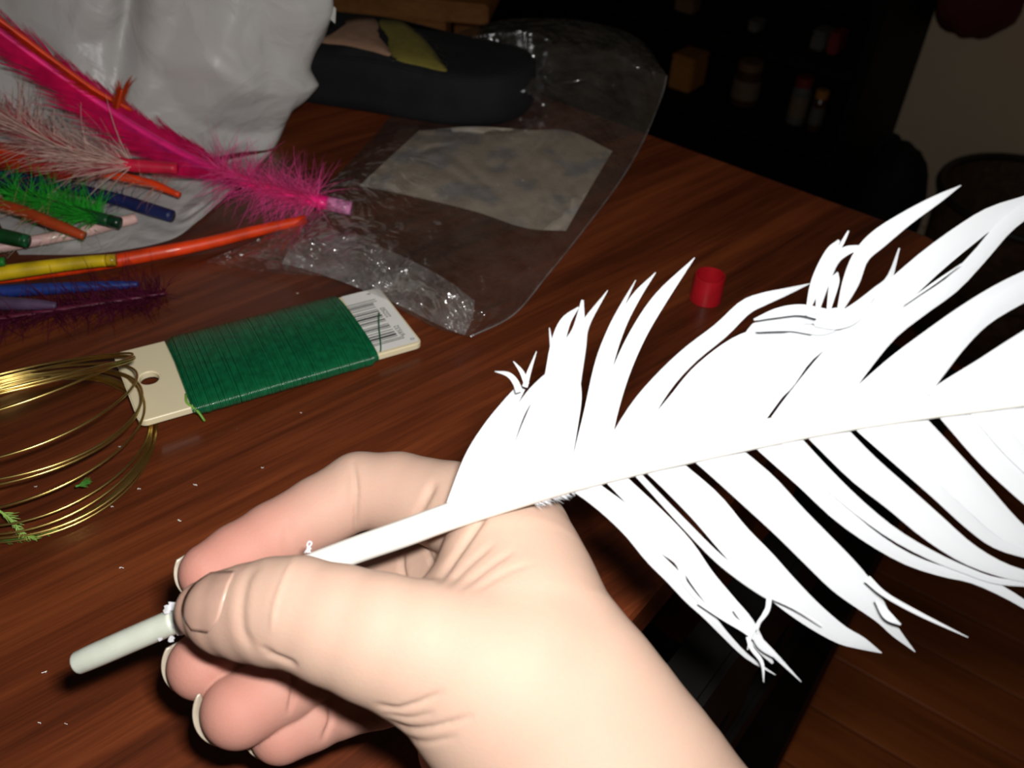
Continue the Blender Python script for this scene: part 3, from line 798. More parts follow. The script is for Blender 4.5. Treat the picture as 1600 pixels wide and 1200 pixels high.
# ------------------------------------------------------------------ green floral wire on its card
def build_wire_card():
    A, Bc, Cc, Dc = [np.array(q) for q in ((-17.35, 29.0), (-14.35, 25.2), (-3.85, 31.75), (-6.9, 35.5))]
    U = norm((Cc - Bc) + (Dc - A)); Vv = np.array([-U[1], U[0]])
    mid = (A + Bc + Cc + Dc) / 4
    HL, HW = 6.15, 2.42
    zc = .58                      # mid-plane of the card above the table
    tilt = math.radians(2.0)      # the holed end rides on the brass coil
    def fr(x, y, z):              # cm local -> world
        h = zc + z * 1.0 - x * math.sin(tilt)
        p = mid + U * x + Vv * y
        return tbl(p[0], p[1], h + .04)
    root = empty('wire_card', tbl(mid[0], mid[1])); tag(root, 'ivory plastic card wound with green floral wire', 'wire spool')
    ivory = pbr('ivory_plastic', (.76, .66, .44), .35, noise=(15, .04), sss=(.1, .004, (1, .8, .5)))
    white = pbr('white_sticker', (.78, .76, .72), .5, noise=(40, .02)); ink = pbr('black_ink', (.03, .03, .03), .6)
    green = pbr('green_enamel_wire', (.0032, .100, .036), .24, spec=.7, noise=(300, .25), coat=.3)
    # card outline (with a round hole), built as a ring between hole and outline, plus body
    TH = .17
    def rrect(x0, x1, y0, y1, r, n=6):
        o = []
        for cx, cy, a0 in ((x1 - r, y1 - r, 0), (x0 + r, y1 - r, 90), (x0 + r, y0 + r, 180), (x1 - r, y0 + r, 270)):
            for k in range(n + 1):
                t = math.radians(a0 + 90 * k / n); o.append((cx + r * math.cos(t), cy + r * math.sin(t)))
        return o
    bm = bmesh.new()
    outl = rrect(-HL, HL, -HW, HW, .32)
    # waist where the wire is wound is narrower
    hole = [(-HL + .98 + .40 * math.cos(t), .15 + .40 * math.sin(t)) for t in np.linspace(0, 2 * math.pi, 28, endpoint=False)]
    def ring(pts, z): return [bm.verts.new((x, y, z)) for x, y in pts]
    for z, s in ((TH, 1), (-TH, -1)):
        ro = ring(outl, z); rh = ring(hole, z)
        eo = [bm.edges.new((ro[i], ro[(i + 1) % len(ro)])) for i in range(len(ro))]
        eh = [bm.edges.new((rh[i], rh[(i + 1) % len(rh)])) for i in range(len(rh))]
        bmesh.ops.triangle_fill(bm, use_beauty=True, edges=eo + eh)
        if s == 1: top_o, top_h = ro, rh
        else:
            for a_, b_ in ((top_o, ro), (top_h, rh)):
                for i in range(len(a_)):
                    bm.faces.new((a_[i], a_[(i + 1) % len(a_)], b_[(i + 1) % len(a_)], b_[i]))
    bmesh.ops.recalc_face_normals(bm, faces=bm.faces[:])
    rim_edges = [e for e in bm.edges if len(e.link_faces) == 2 and abs(e.link_faces[0].normal.dot(e.link_faces[1].normal)) < .5 and abs(e.verts[0].co.z - e.verts[1].co.z) < 1e-4]
    bmesh.ops.bevel(bm, geom=rim_edges, offset=.06, segments=3, affect='EDGES')
    for v in bm.verts: v.co = Vector(fr(*v.co))
    bmesh.ops.recalc_face_normals(bm, faces=bm.faces[:])
    adopt(bm_obj('card', bm, ivory), root)
    # sticker on the far end
    bm = bmesh.new()
    zt = TH + .006
    pts = [(4.05, -HW + .18), (HL - .12, -HW + .16), (HL - .08, HW - .2), (HL - .3, HW - .05), (5.2, HW - .03), (4.2, HW - .03)]
    bm.faces.new([bm.verts.new(fr(x, y, zt)) for x, y in pts])
    st = adopt(bm_obj('barcode_sticker', bm, white), root)
    st['label'] = 'white sticker with black barcode and digits'
    # bars run along the card's length; digits beside them near the outer end
    g = Geo(); r = random.Random(4)
    y = -HW + .62
    bars = []
    pat = [1, 1, 1, 2, 1, 1, 3, 1, 2, 2, 1, 3, 1, 1, 2, 1, 1, 4, 1, 1, 2, 2, 1, 1, 3, 1, 1, 2, 2, 1, 1, 3, 1, 2, 1, 1, 2, 1, 1, 2, 1, 1]
    un = 3.42 / sum(pat)
    for i, wv in enumerate(pat):
        if i % 2 == 0:
            x1 = HL - (.60 if (i < 4 or i > len(pat) - 5) else .82)
            v = [fr(4.0, y, zt + .006), fr(x1, y, zt + .006), fr(x1, y + wv * un * .85, zt + .006), fr(4.0, y + wv * un * .85, zt + .006)]
            g.add(v, [(0, 1, 2, 3)])
        y += wv * un
    bo = g.obj('barcode', ink, smooth=False); bo.parent = st
    def text(s, x, yy, size):
        c = bpy.data.curves.new('txt', 'FONT'); c.body = s; c.size = size
        o = bpy.data.objects.new('txt', c); COL.objects.link(o)
        dg = bpy.context.evaluated_depsgraph_get(); me = bpy.data.meshes.new_from_object(o.evaluated_get(dg))
        bpy.data.objects.remove(o)
        for v in me.vertices:
            # text runs across the card (towards +y) with its foot at the outer end
            v.co = Vector(fr(x - v.co.y, yy + v.co.x, zt + .008))
        me.materials.append(ink)
        q = bpy.data.objects.new('barcode_digits', me); link(q); q.parent = st
    text('0', HL - .22, -HW + .34, .30); text('69532', HL - .48, -HW + .80, .34)
    text('22250', HL - .48, -HW + 2.35, .34); text('8', HL - .62, HW - .42, .26)
    # winding: one continuous wire
    x0, x1 = -4.02, 3.98; d = .070; turns = int((x1 - x0) / d * 1.0); ns = 40
    P = []; rj = np.random.default_rng(3)
    jit = rj.normal(0, .018, turns + 1); jx = rj.normal(0, .010, turns + 1)
    for i in range(turns):
        for k in range(ns):
            t = (i + k / ns); a = 2 * math.pi * k / ns
            j = jit[i] * (1 - k / ns) + jit[i + 1] * (k / ns)
            e = min(1, (t + 1) / 5, (turns - t + 1) / 4)        # thinner at both ends
            ry = 2.42 + .20 * e + j * .6; rz = .18 + .38 * e ** .7 + j * .6
            ca, sa = math.cos(a), math.sin(a)
            ex = .9
            yy = ry * math.copysign(abs(ca) ** ex, ca); zz = rz * math.copysign(abs(sa) ** .85, sa)
            xx = x0 + d * t + jx[i] * math.sin(a + i) + .10 * math.cos(a)
            P.append(fr(xx, yy, zz))
    v, f = tube(P, .00040, 6)
    w = mesh_obj('wire_winding', v, f, green); adopt(w, root); w['kind'] = 'stuff'; w['label'] = 'tightly wound green enamelled wire'
    # core body under the winding so no gaps show
    V = []; n = 40
    for x in (x0, x1):
        for k in range(n):
            a = 2 * math.pi * k / n; ca, sa = math.cos(a), math.sin(a)
            V.append(fr(x, 2.50 * math.copysign(abs(ca) ** .78, ca),   .47 * math.copysign(abs(sa) ** .78, sa)))
    adopt(mesh_obj('inner_layers', V, [(k, (k + 1) % n, n + (k + 1) % n, n + k) for k in range(n)] + [tuple(range(n)), tuple(range(2 * n - 1, n - 1, -1))], green), root)
    # loose ends
    P = smoothpath([fr(4.0, -2.35, .05), fr(4.25, -2.1, .22), fr(4.7, -.9, .5), fr(5.0, -.25, .75)], 14)
    adopt(mesh_obj('wire_end', *tube(P, .00036, 6), green), root)
    lg = pbr('pale_green_fibre', (.16, .36, .04), .6)
    P = smoothpath([fr(-4.1, -1.6, .25), fr(-4.2, -2.1, .22), fr(-3.95, -2.55, .05), fr(-3.8, -2.9, -.3)], 12)
    adopt(mesh_obj('green_fibre', *tube(P, .0005, 6), lg), root)
build_wire_card()

# ------------------------------------------------------------------ brass wire coil
def build_coil():
    brass = pbr('brass_wire', (.70, .52, .17), .32, metal=1.0, noise=(120, .12))
    C0 = np.array([-18.4, 24.1]); r0 = 4.45
    root = empty('wire_coil', tbl(*C0)); tag(root, 'loose coil of shiny brass wire beside the green wire card', 'wire coil')
    hinge = math.radians(115)                     # the loops fan up from this side
    hd = np.array([math.cos(hinge), math.sin(hinge)])
    loops = [(4.50, 0.05, 0, 0), (4.42, .16, 1.0, .3), (4.47, .26, 1.5, -.2), (4.36, .36, 2.6, .4), (4.28, .18, 5.0, .0),
             (4.25, .5, 12.0, .2), (4.22, .55, 13.5, .5), (4.30, .6, 14.6, .1), (4.28, .75, 24.5, .2), (4.32, .95, 34.0, .1), (4.35, .75, 33.0, .15)]
    P = []
    n = 72
    for li, (r, h, tl, sh) in enumerate(loops):
        nxt = loops[min(li + 1, len(loops) - 1)]
        for k in range(n):
            u = k / n; s = u * u * (3 - 2 * u)
            rr = r + (nxt[0] - r) * s; hh = h + (nxt[1] - h) * s; tt = math.radians(tl + (nxt[2] - tl) * s); ss = sh + (nxt[3] - sh) * s
            a = hinge + 2 * math.pi * u
            rel = np.array([math.cos(a), math.sin(a)]) * rr
            along = rel @ hd - rr                  # 0 at the hinge, -2r opposite
            perp = rel - hd * (rel @ hd)
            q = C0 + hd * r0 * .96 + hd * (along * math.cos(tt)) + perp + np.array([-.12, .02]) * ss
            z = hh + -along * math.sin(tt) + .05 * math.sin(3 * a + li)
            P.append(tbl(q[0], q[1], max(z, .05)))
    v, f = tube(P, .00048, 8); adopt(mesh_obj('coiled_wire', v, f, brass), root)
    # second short group of loops lying flat
    P = []
    for li in range(3):
        for k in range(n):
            a = 2 * math.pi * (k / n + .3); rr = 4.40 + .05 * li + .03 * math.sin(5 * a)
            q = C0 + np.array([math.cos(a), math.sin(a)]) * rr + np.array([-.25 + .1 * li, -.1])
            P.append(tbl(q[0], q[1], .16 + .10 * li + .04 * math.sin(2 * a)))
    v, f = tube(P, .00048, 8); adopt(mesh_obj('flat_turns', v, f, brass), root)
build_coil()

# ------------------------------------------------------------------ red plastic ring
def build_ring():
    m = pbr('red_plastic', (.36, .006, .012), .35, sss=(.2, .003, (1, .2, .2)))
    c = on_z(1102, 467)
    prof = [(.79, .0), (.80, .06), (.735, 1.38), (.725, 1.42), (.66, 1.42), (.65, 1.38), (.70, .06), (.70, .0)]
    V = []; seg = 44
    for r, h in prof:
        for k in range(seg):
            t = 2 * math.pi * k / seg; V.append((c[0] + r / 100 * math.cos(t), c[1] + r / 100 * math.sin(t), TABLE_Z + .0002 + h / 100))
    Fc = []
    for i in range(len(prof)):
        j = (i + 1) % len(prof)
        for k in range(seg): Fc.append((i * seg + k, i * seg + (k + 1) % seg, j * seg + (k + 1) % seg, j * seg + k))
    o = mesh_obj('bottle_cap_ring', V, Fc, m)
    tag(o, 'small open red plastic ring standing on the bare table', 'cap')
    md = o.modifiers.new('edge', 'EDGE_SPLIT'); md.split_angle = math.radians(50)
build_ring()

# ------------------------------------------------------------------ dyed craft feathers
def ribbon(g, p0, dirv, length, width, curl, droop, wdir, segs=5, rnd=random, up=np.array([0, 0, 1.0])):
    """thin tapering barb: starts at p0 along dirv, bends by curl (vector) and droop"""
    d = norm(dirv); P = [np.array(p0, float)]; st = length / segs
    for i in range(segs):
        d = norm(d + curl / segs - up * droop / segs); q = P[-1] + d * st
        if q[2] < TABLE_Z + .0007: q[2] = TABLE_Z + .0007
        P.append(q)
    V = []
    for i, q in enumerate(P):
        t = i / segs; w = width * (1 - .8 * t) / 2
        V += [q - wdir * w, q + wdir * w]
    g.add(V, [(2 * i, 2 * i + 1, 2 * i + 3, 2 * i + 2) for i in range(segs)])
QUILL_M = {}
def dyed_feather(label, path, qcol, parts, seed, open_end=None, qrough=.35):
    """path: (px, py, height cm, width px) from cut end inwards; parts: list of barb groups"""
    r = random.Random(seed); nr = np.random.default_rng(seed)
    if path[-1][0] < -50:          # beyond the photo's left edge the quill runs on into its vane
        m_ = len(path); a_, b_ = path[-2], path[-1]
        path = list(path) + [(b_[0] - 150, b_[1] + (b_[1] - a_[1]) * .6, b_[2] + (b_[2] - a_[2]) * .5, max(b_[3] * .4, 3))]
        sc_ = (m_ - 1) / m_
        parts = [dict(q, t=(q['t'][0] * sc_, q['t'][1] * sc_)) for q in parts]
        parts.append(dict(name='outer_vane', n=240, t=(sc_ * .97, .99), ang=(14, 34), lift=(-4, 8), len=(1.6, 2.8), col=qcol, w=.12, curl=.08, sweep=.4))
    P = smoothpath([list(on_z(x, y, h)) + [w / 2 * np.dot(on_z(x, y, h) - CAM, FWD) / F_PX] for x, y, h, w in path], 40)
    pts, rad = P[:, :3], P[:, 3]
    pts[:, 2] = np.maximum(pts[:, 2], TABLE_Z + rad + .0006)
    root = empty('dyed_feather', pts[0]); tag(root, label, 'feather', 'dyed craft feathers heaped by the shopping bag')
    mq = pbr('dyed_quill', qcol, qrough + .1, noise=(90, .3), spec=.35, coat=.06)
    k = 3 if open_end else 0
    adopt(mesh_obj('quill', *tube(pts[k:], rad[k:], 12), mq), root)
    if open_end:
        adopt(mesh_obj('cut_end', *tube(pts[:k + 1], rad[:k + 1] * 1.04, 12), pbr('cut_quill', open_end, .3, noise=(400, .5))), root)
    T = np.gradient(pts, axis=0); T /= np.linalg.norm(T, axis=1)[:, None]
    for pt in parts:
        g = Geo(); mat = pbr('dyed_barbs', pt['col'], .7, spec=.2, trans=.35, noise=(120, pt.get('var', .2)))
        for _ in range(pt['n']):
            t = r.uniform(*pt['t']); i = int(t * 39); f = t * 39 - i; j = min(i + 1, 39)
            p = pts[i] * (1 - f) + pts[j] * f; tg = T[i]
            S = norm(np.cross([0, 0, 1.0], tg)) ; s = r.choice(pt.get('sides', (-1, 1)))
            th = math.radians(r.uniform(*pt['ang'])); ph = math.radians(r.uniform(*pt.get('lift', (-5, 25))))
            d = tg * math.cos(th) + (S * s * math.cos(ph) + np.array([0, 0, 1.0]) * math.sin(ph)) * math.sin(th)
            ln = r.uniform(*pt['len']) / 100
            c = nr.normal(0, pt.get('curl', .3), 3) + tg * pt.get('sweep', .3)
            ribbon(g, p + d * rad[i] * .6, d, ln, pt.get('w', .035) / 100, c, pt.get('droop', .2), norm(np.cross(d, nr.normal(0, 1, 3)) if pt.get('fluffy') else np.cross(d, np.cross(tg, S))), segs=pt.get('segs', 6))
        o = g.obj(pt['name'], mat); adopt(o, root); o['kind'] = 'stuff'
    return root
HP = (.80, .012, .19)
dyed_feather('hot pink feather with a long fluffy quill lying across the heap',
    [(549, 326, 1.0, 21), (490, 313, 1.2, 22), (420, 297, 1.5, 20), (335, 264, 2.2, 16), (250, 222, 3.3, 14), (150, 158, 5.2, 12), (0, 50, 8.6, 10), (-130, -50, 11.5, 7)],
    HP, [dict(name='down', n=1000, t=(.12, .42), ang=(35, 120), lift=(-25, 80), len=(1.0, 3.0), col=(.85, .09, .32), fluffy=1, curl=.8, droop=.5, w=.045),
         dict(name='vane', n=1100, t=(.36, .98), ang=(16, 38), lift=(-6, 10), len=(2.6, 4.2), col=(.78, .01, .14), w=.14, curl=.08, sweep=.5, droop=.1),
         dict(name='lower_vane', n=240, t=(.3, .6), ang=(10, 30), lift=(-10, 20), len=(1.2, 2.6), col=(.66, .03, .26), w=.09, curl=.15, sides=(1,))],
    1, open_end=(.75, .25, .5))
dyed_feather('pink feather with red quill end and pale fluffy barbs',
    [(277, 263, 2.8, 17), (230, 260, 2.9, 20), (195, 257, 3.0, 20), (130, 247, 3.1, 16), (60, 212, 3.4, 13), (-20, 165, 3.8, 10), (-120, 100, 4.2, 8)],
    (.62, .012, .05), [dict(name='down', n=620, t=(.26, .8), ang=(10, 70), lift=(-15, 60), len=(1.8, 4.2), col=(.74, .52, .45), fluffy=1, curl=.5, droop=.15, w=.06),
         dict(name='pink_down', n=420, t=(.24, .9), ang=(8, 40), lift=(-15, 25), len=(1.5, 3.4), col=(.80, .16, .22), w=.09, curl=.2)],
    2)
dyed_feather('orange feather with small pointed quill under the pink feathers',
    [(281, 305, 1.6, 9), (232, 286, 1.9, 14), (150, 268, 2.2, 14), (60, 248, 2.5, 12), (-20, 232, 2.7, 10), (-120, 210, 2.9, 8)],
    (.66, .045, .006), [dict(name='vane', n=520, t=(.36, .95), ang=(16, 42), lift=(-6, 10), len=(1.6, 2.9), col=(.78, .05, .006), w=.12, curl=.08, sweep=.4),
         dict(name='down', n=160, t=(.1, .4), ang=(30, 110), lift=(-20, 40), len=(.8, 2.0), col=(.60, .28, .2), fluffy=1, curl=.6, w=.03)], 3)
dyed_feather('orange feather standing up behind the pink vane',
    [(172, 208, 3.0, 8), (178, 190, 3.8, 8), (184, 165, 4.8, 7), (190, 140, 5.8, 5)],
    (.6, .06, .01), [dict(name='vane', n=220, t=(.05, .9), ang=(14, 34), lift=(-10, 10), len=(.8, 1.6), col=(.70, .09, .01), w=.10, curl=.1)], 31)
dyed_feather('orange red feather leaning on the shopping bag behind the hot pink vane',
    [(205, 172, 4.4, 6), (150, 142, 5.6, 8), (80, 92, 7.4, 8), (0, 32, 9.4, 8), (-130, -60, 12.2, 6)],
    (.7, .05, .008), [dict(name='vane', n=420, t=(.02, .95), ang=(10, 24), lift=(-10, 10), len=(1.0, 1.8), col=(.72, .05, .006), w=.11, curl=.08)], 32)
dyed_feather('navy blue quill lying under the pink feather',
    [(269, 338, .75, 20), (230, 326, .9, 21), (185, 312, 1.05, 20), (120, 296, 1.2, 18), (30, 276, 1.4, 15), (-60, 262, 1.5, 12)],
    (.012, .018, .085), [dict(name='down', n=120, t=(.3, .7), ang=(30, 100), lift=(-20, 30), len=(.8, 1.8), col=(.02, .03, .13), fluffy=1, curl=.5)], 4)
dyed_feather('short dark navy quill above the green fluff',
    [(80, 299, 2.2, 14), (40, 293, 2.3, 18), (0, 287, 2.4, 18), (-80, 276, 2.6, 15)],
    (.010, .012, .045), [], 5)
dyed_feather('bright green feather with fluffy down and dark green quill end',
    [(188, 349, 1.5, 18), (150, 340, 1.7, 20), (105, 328, 1.9, 18), (50, 312, 2.1, 15), (-20, 295, 2.3, 12), (-100, 280, 2.5, 9)],
    (.006, .075, .018), [dict(name='down', n=1300, t=(.14, .95), ang=(20, 100), lift=(-10, 60), len=(.8, 2.0), col=(.025, .42, .03), fluffy=1, curl=.5, droop=.3, w=.05)],
    6, open_end=(.004, .03, .012))
dyed_feather('rusty orange quill lying over the green fluff',
    [(132, 369, 1.5, 14), (100, 356, 1.8, 18), (60, 340, 2.1, 19), (10, 322, 2.3, 18), (-70, 300, 2.5, 15)],
    (.36, .045, .010), [dict(name='down', n=70, t=(.4, .9), ang=(30, 90), lift=(-10, 40), len=(.6, 1.6), col=(.6, .3, .2), fluffy=1, curl=.5)], 7)
dyed_feather('pale pink quill lying under the rusty one',
    [(212, 341, .7, 16), (180, 349, .75, 17), (130, 362, .85, 18), (45, 378, .95, 18), (-60, 396, 1.0, 15)],
    (.66, .42, .38), [dict(name='down', n=60, t=(.4, .9), ang=(30, 110), lift=(-10, 30), len=(.6, 1.4), col=(.5, .52, .4), fluffy=1, curl=.6)], 8)
dyed_feather('thick dark green cut quill at the left of the heap',
    [(44, 377, 1.8, 20), (20, 372, 1.9, 23), (-10, 366, 2.0, 23), (-90, 352, 2.2, 20)], (.006, .05, .012), [], 9, open_end=(.01, .09, .03))
dyed_feather('short leaf green quill beside the yellow one',
    [(7, 409, 2.0, 14), (-20, 410, 2.0, 17), (-90, 414, 2.0, 15)], (.012, .16, .02), [], 10)
dyed_feather('thick yellow quill resting on the long orange red one',
    [(181, 406, 1.25, 18), (140, 409, 1.25, 20), (80, 416, 1.25, 22), (0, 427, 1.25, 24), (-90, 440, 1.25, 22)], (.58, .40, .006), [], 11, open_end=(.42, .27, .01))
dyed_feather('long orange red quill pointing to the clear bag',
    [(478, 343, .7, 15), (400, 361, .6, 18), (310, 383, .5, 20), (200, 404, .45, 22), (100, 423, .4, 17), (0, 438, .35, 11), (-90, 450, .35, 8)],
    (.72, .045, .003), [dict(name='torn_sheath', n=40, t=(.35, .62), ang=(4, 14), lift=(10, 50), len=(.8, 1.8), col=(.62, .06, .01), w=.10, curl=.1, sides=(-1, 1))], 12)
dyed_feather('royal blue quill lying nearest the bare table',
    [(216, 444, .5, 9), (180, 446, .5, 15), (120, 449, .5, 18), (40, 453, .5, 20), (-90, 460, .5, 18)], (.012, .030, .17), [], 13)
dyed_feather('greyish purple quill in front of the blue one',
    [(88, 478, .45, 11), (60, 476, .5, 17), (0, 474, .5, 23), (-80, 470, .5, 21)], (.085, .05, .10), [], 14)
dyed_feather('dark maroon fluffy feather spread under the blue quill',
    [(262, 458, .2, 4), (200, 468, .25, 7), (120, 480, .3, 9), (0, 498, .3, 10), (-90, 510, .3, 8)],
    (.10, .008, .03), [dict(name='down', n=1100, t=(.02, .95), ang=(30, 120), lift=(-5, 30), len=(.8, 2.6), col=(.095, .006, .03), fluffy=1, curl=.6, droop=.35, w=.045)], 15)

# ------------------------------------------------------------------ green sprigs and lint on the table
def sprig(label, path, col):
    m = pbr('sprig', col, .6, trans=.2)
    P = smoothpath([on_z(*q) for q in path], 16); g = Geo()
    v, f = tube(P, np.linspace(.0005, .0002, 16), 5)
    root = empty('green_sprig', P[0]); tag(root, label, 'sprig', 'green snippets by the brass coil')
    adopt(mesh_obj('stem', v, f, m), root)
    rr = random.Random(len(path) * 13 + int(path[0][0]))
    for i in range(2, 16):
        tg = norm(P[i] - P[i - 1]); S = norm(np.cross(tg, [0, 0, 1]))
        for s in (-1, 1):
            for _ in range(2):
                ribbon(g, P[i], tg + S * s * rr.uniform(.4, .9) + np.array([0, 0, rr.uniform(-.2, .6)]), rr.uniform(.0025, .005) * (1 - i / 26), .0006, np.zeros(3), .1, S, 3)
    adopt(g.obj('leaflets', m), root)
sprig('feathery light green sprig draped over the brass coil', [(-6, 795, 1.2), (18, 812, .8), (36, 834, .4), (56, 842, .25)], (.30, .50, .10))
sprig('darker green sprig lying flat at the foot of the brass coil', [(-8, 848, .2), (24, 844, .15), (56, 838, .15), (88, 828, .2)], (.12, .32, .06))
sprig('tiny green sprig resting on the middle brass turns', [(118, 760, .9), (128, 757, .9), (137, 753, .95)], (.08, .28, .04))
m_lint = pbr('lint', (.75, .72, .68), .8)
for i, (x, y, s) in enumerate([(410, 731, 1), (306, 758, 1.2), (281, 814, 1.3), (189, 888, 1.2), (71, 1050, 1.2), (61, 1130, 1), (217, 764, 1.2), (465, 458, 1), (187, 698, 1), (55, 760, 1), (103, 1131, .8), (470, 645, .8), (176, 792, 1), (193, 750, .9)]):
    c = on_z(x, y, .03); rr = random.Random(i); P = []
    for k in range(5): P.append(c + np.array([rr.uniform(-.0006, .0006) * s + .0004 * (k - 2) * s, rr.uniform(-.0005, .0005) * s, abs(rr.uniform(0, .0004))])*np.array([1, 1, 1]))
    P = [c + (q - c) * rr.uniform(.4, .8) for q in P]
    o = mesh_obj('lint_speck', *tube(smoothpath(P, 9), .00013 * s, 5), m_lint)
    tag(o, 'tiny white speck of lint on the dark table', 'lint', 'lint specks scattered on the table')

# ------------------------------------------------------------------ the hand (one continuous surface)
def px2cam(px, py, z): return np.array([(px - 800) / F_PX * z, (600 - py) / F_PX * z, z])
def cam2world(A):
    A = np.asarray(A) / 100.0
    return CAM + A[..., 0:1] * RIGHT + A[..., 1:2] * UP + A[..., 2:3] * FWD
CH = {  # chains of (px, py, depth cm, radius px) ; squash along the view axis
 'index': ([(800, 838, 21.4, 86), (705, 792, 22.5, 70), (622, 770, 23.1, 63), (562, 766, 23.2, 59), (500, 800, 22.9, 56), (430, 838, 22.5, 54), (372, 870, 22.2, 52), (328, 894, 21.9, 47)], 1.0),
 'middle': ([(775, 905, 22.2, 82), (690, 905, 23.4, 70), (600, 925, 24.0, 63), (530, 945, 23.8, 60), (440, 985, 22.8, 58), (375, 1012, 22.25, 57), (316, 1040, 21.85, 53)], 1.0),
 'ring': ([(755, 975, 22.6, 78), (660, 985, 23.8, 66), (580, 1010, 24.1, 61), (500, 1040, 22.7, 59), (440, 1070, 21.9, 60), (374, 1110, 21.3, 59)], 1.0),
 'pinky': ([(740, 1050, 22.6, 74), (660, 1062, 23.5, 60), (590, 1083, 23.7, 53), (530, 1103, 22.9, 49), (487, 1121, 22.35, 50), (440, 1144, 21.95, 49)], 1.0),
 'thumb': ([(760, 1055, 18.7, 128), (660, 1020, 18.6, 112), (592, 998, 18.6, 102), (527, 977, 18.7, 94), (466, 957, 18.85, 87), (430, 956, 19.0, 84), (392, 957, 19.25, 76), (355, 957, 19.5, 66), (322, 954, 19.75, 48)], 1.22),
}
BODY = [
 ([(1110, 1500, 19.0, 225), (1020, 1372, 19.0, 214), (934, 1246, 19.0, 206), (870, 1120, 19.2, 178), (812, 985, 19.8, 140), (800, 890, 20.6, 108), (800, 838, 21.3, 86)], 1.25),
 ([(890, 1180, 18.9, 170), (790, 1085, 18.7, 150), (700, 1035, 18.7, 118)], 1.3),
 ([(800, 880, 21.2, 92), (775, 920, 22.0, 86), (755, 985, 22.4, 84), (745, 1055, 22.4, 82)], 1.0),
 ([(745, 1055, 22.3, 84), (770, 1150, 21.5, 110), (830, 1240, 20.6, 140), (934, 1330, 19.8, 180)], 1.1),
 ([(775, 930, 21.6, 95), (850, 1100, 20.4, 150), (930, 1250, 19.6, 180)], 1.2),
 ([(820, 940, 20.3, 105), (760, 985, 20.0, 110), (700, 1010, 19.4, 105)], 1.2),     # web between thumb and palm
]
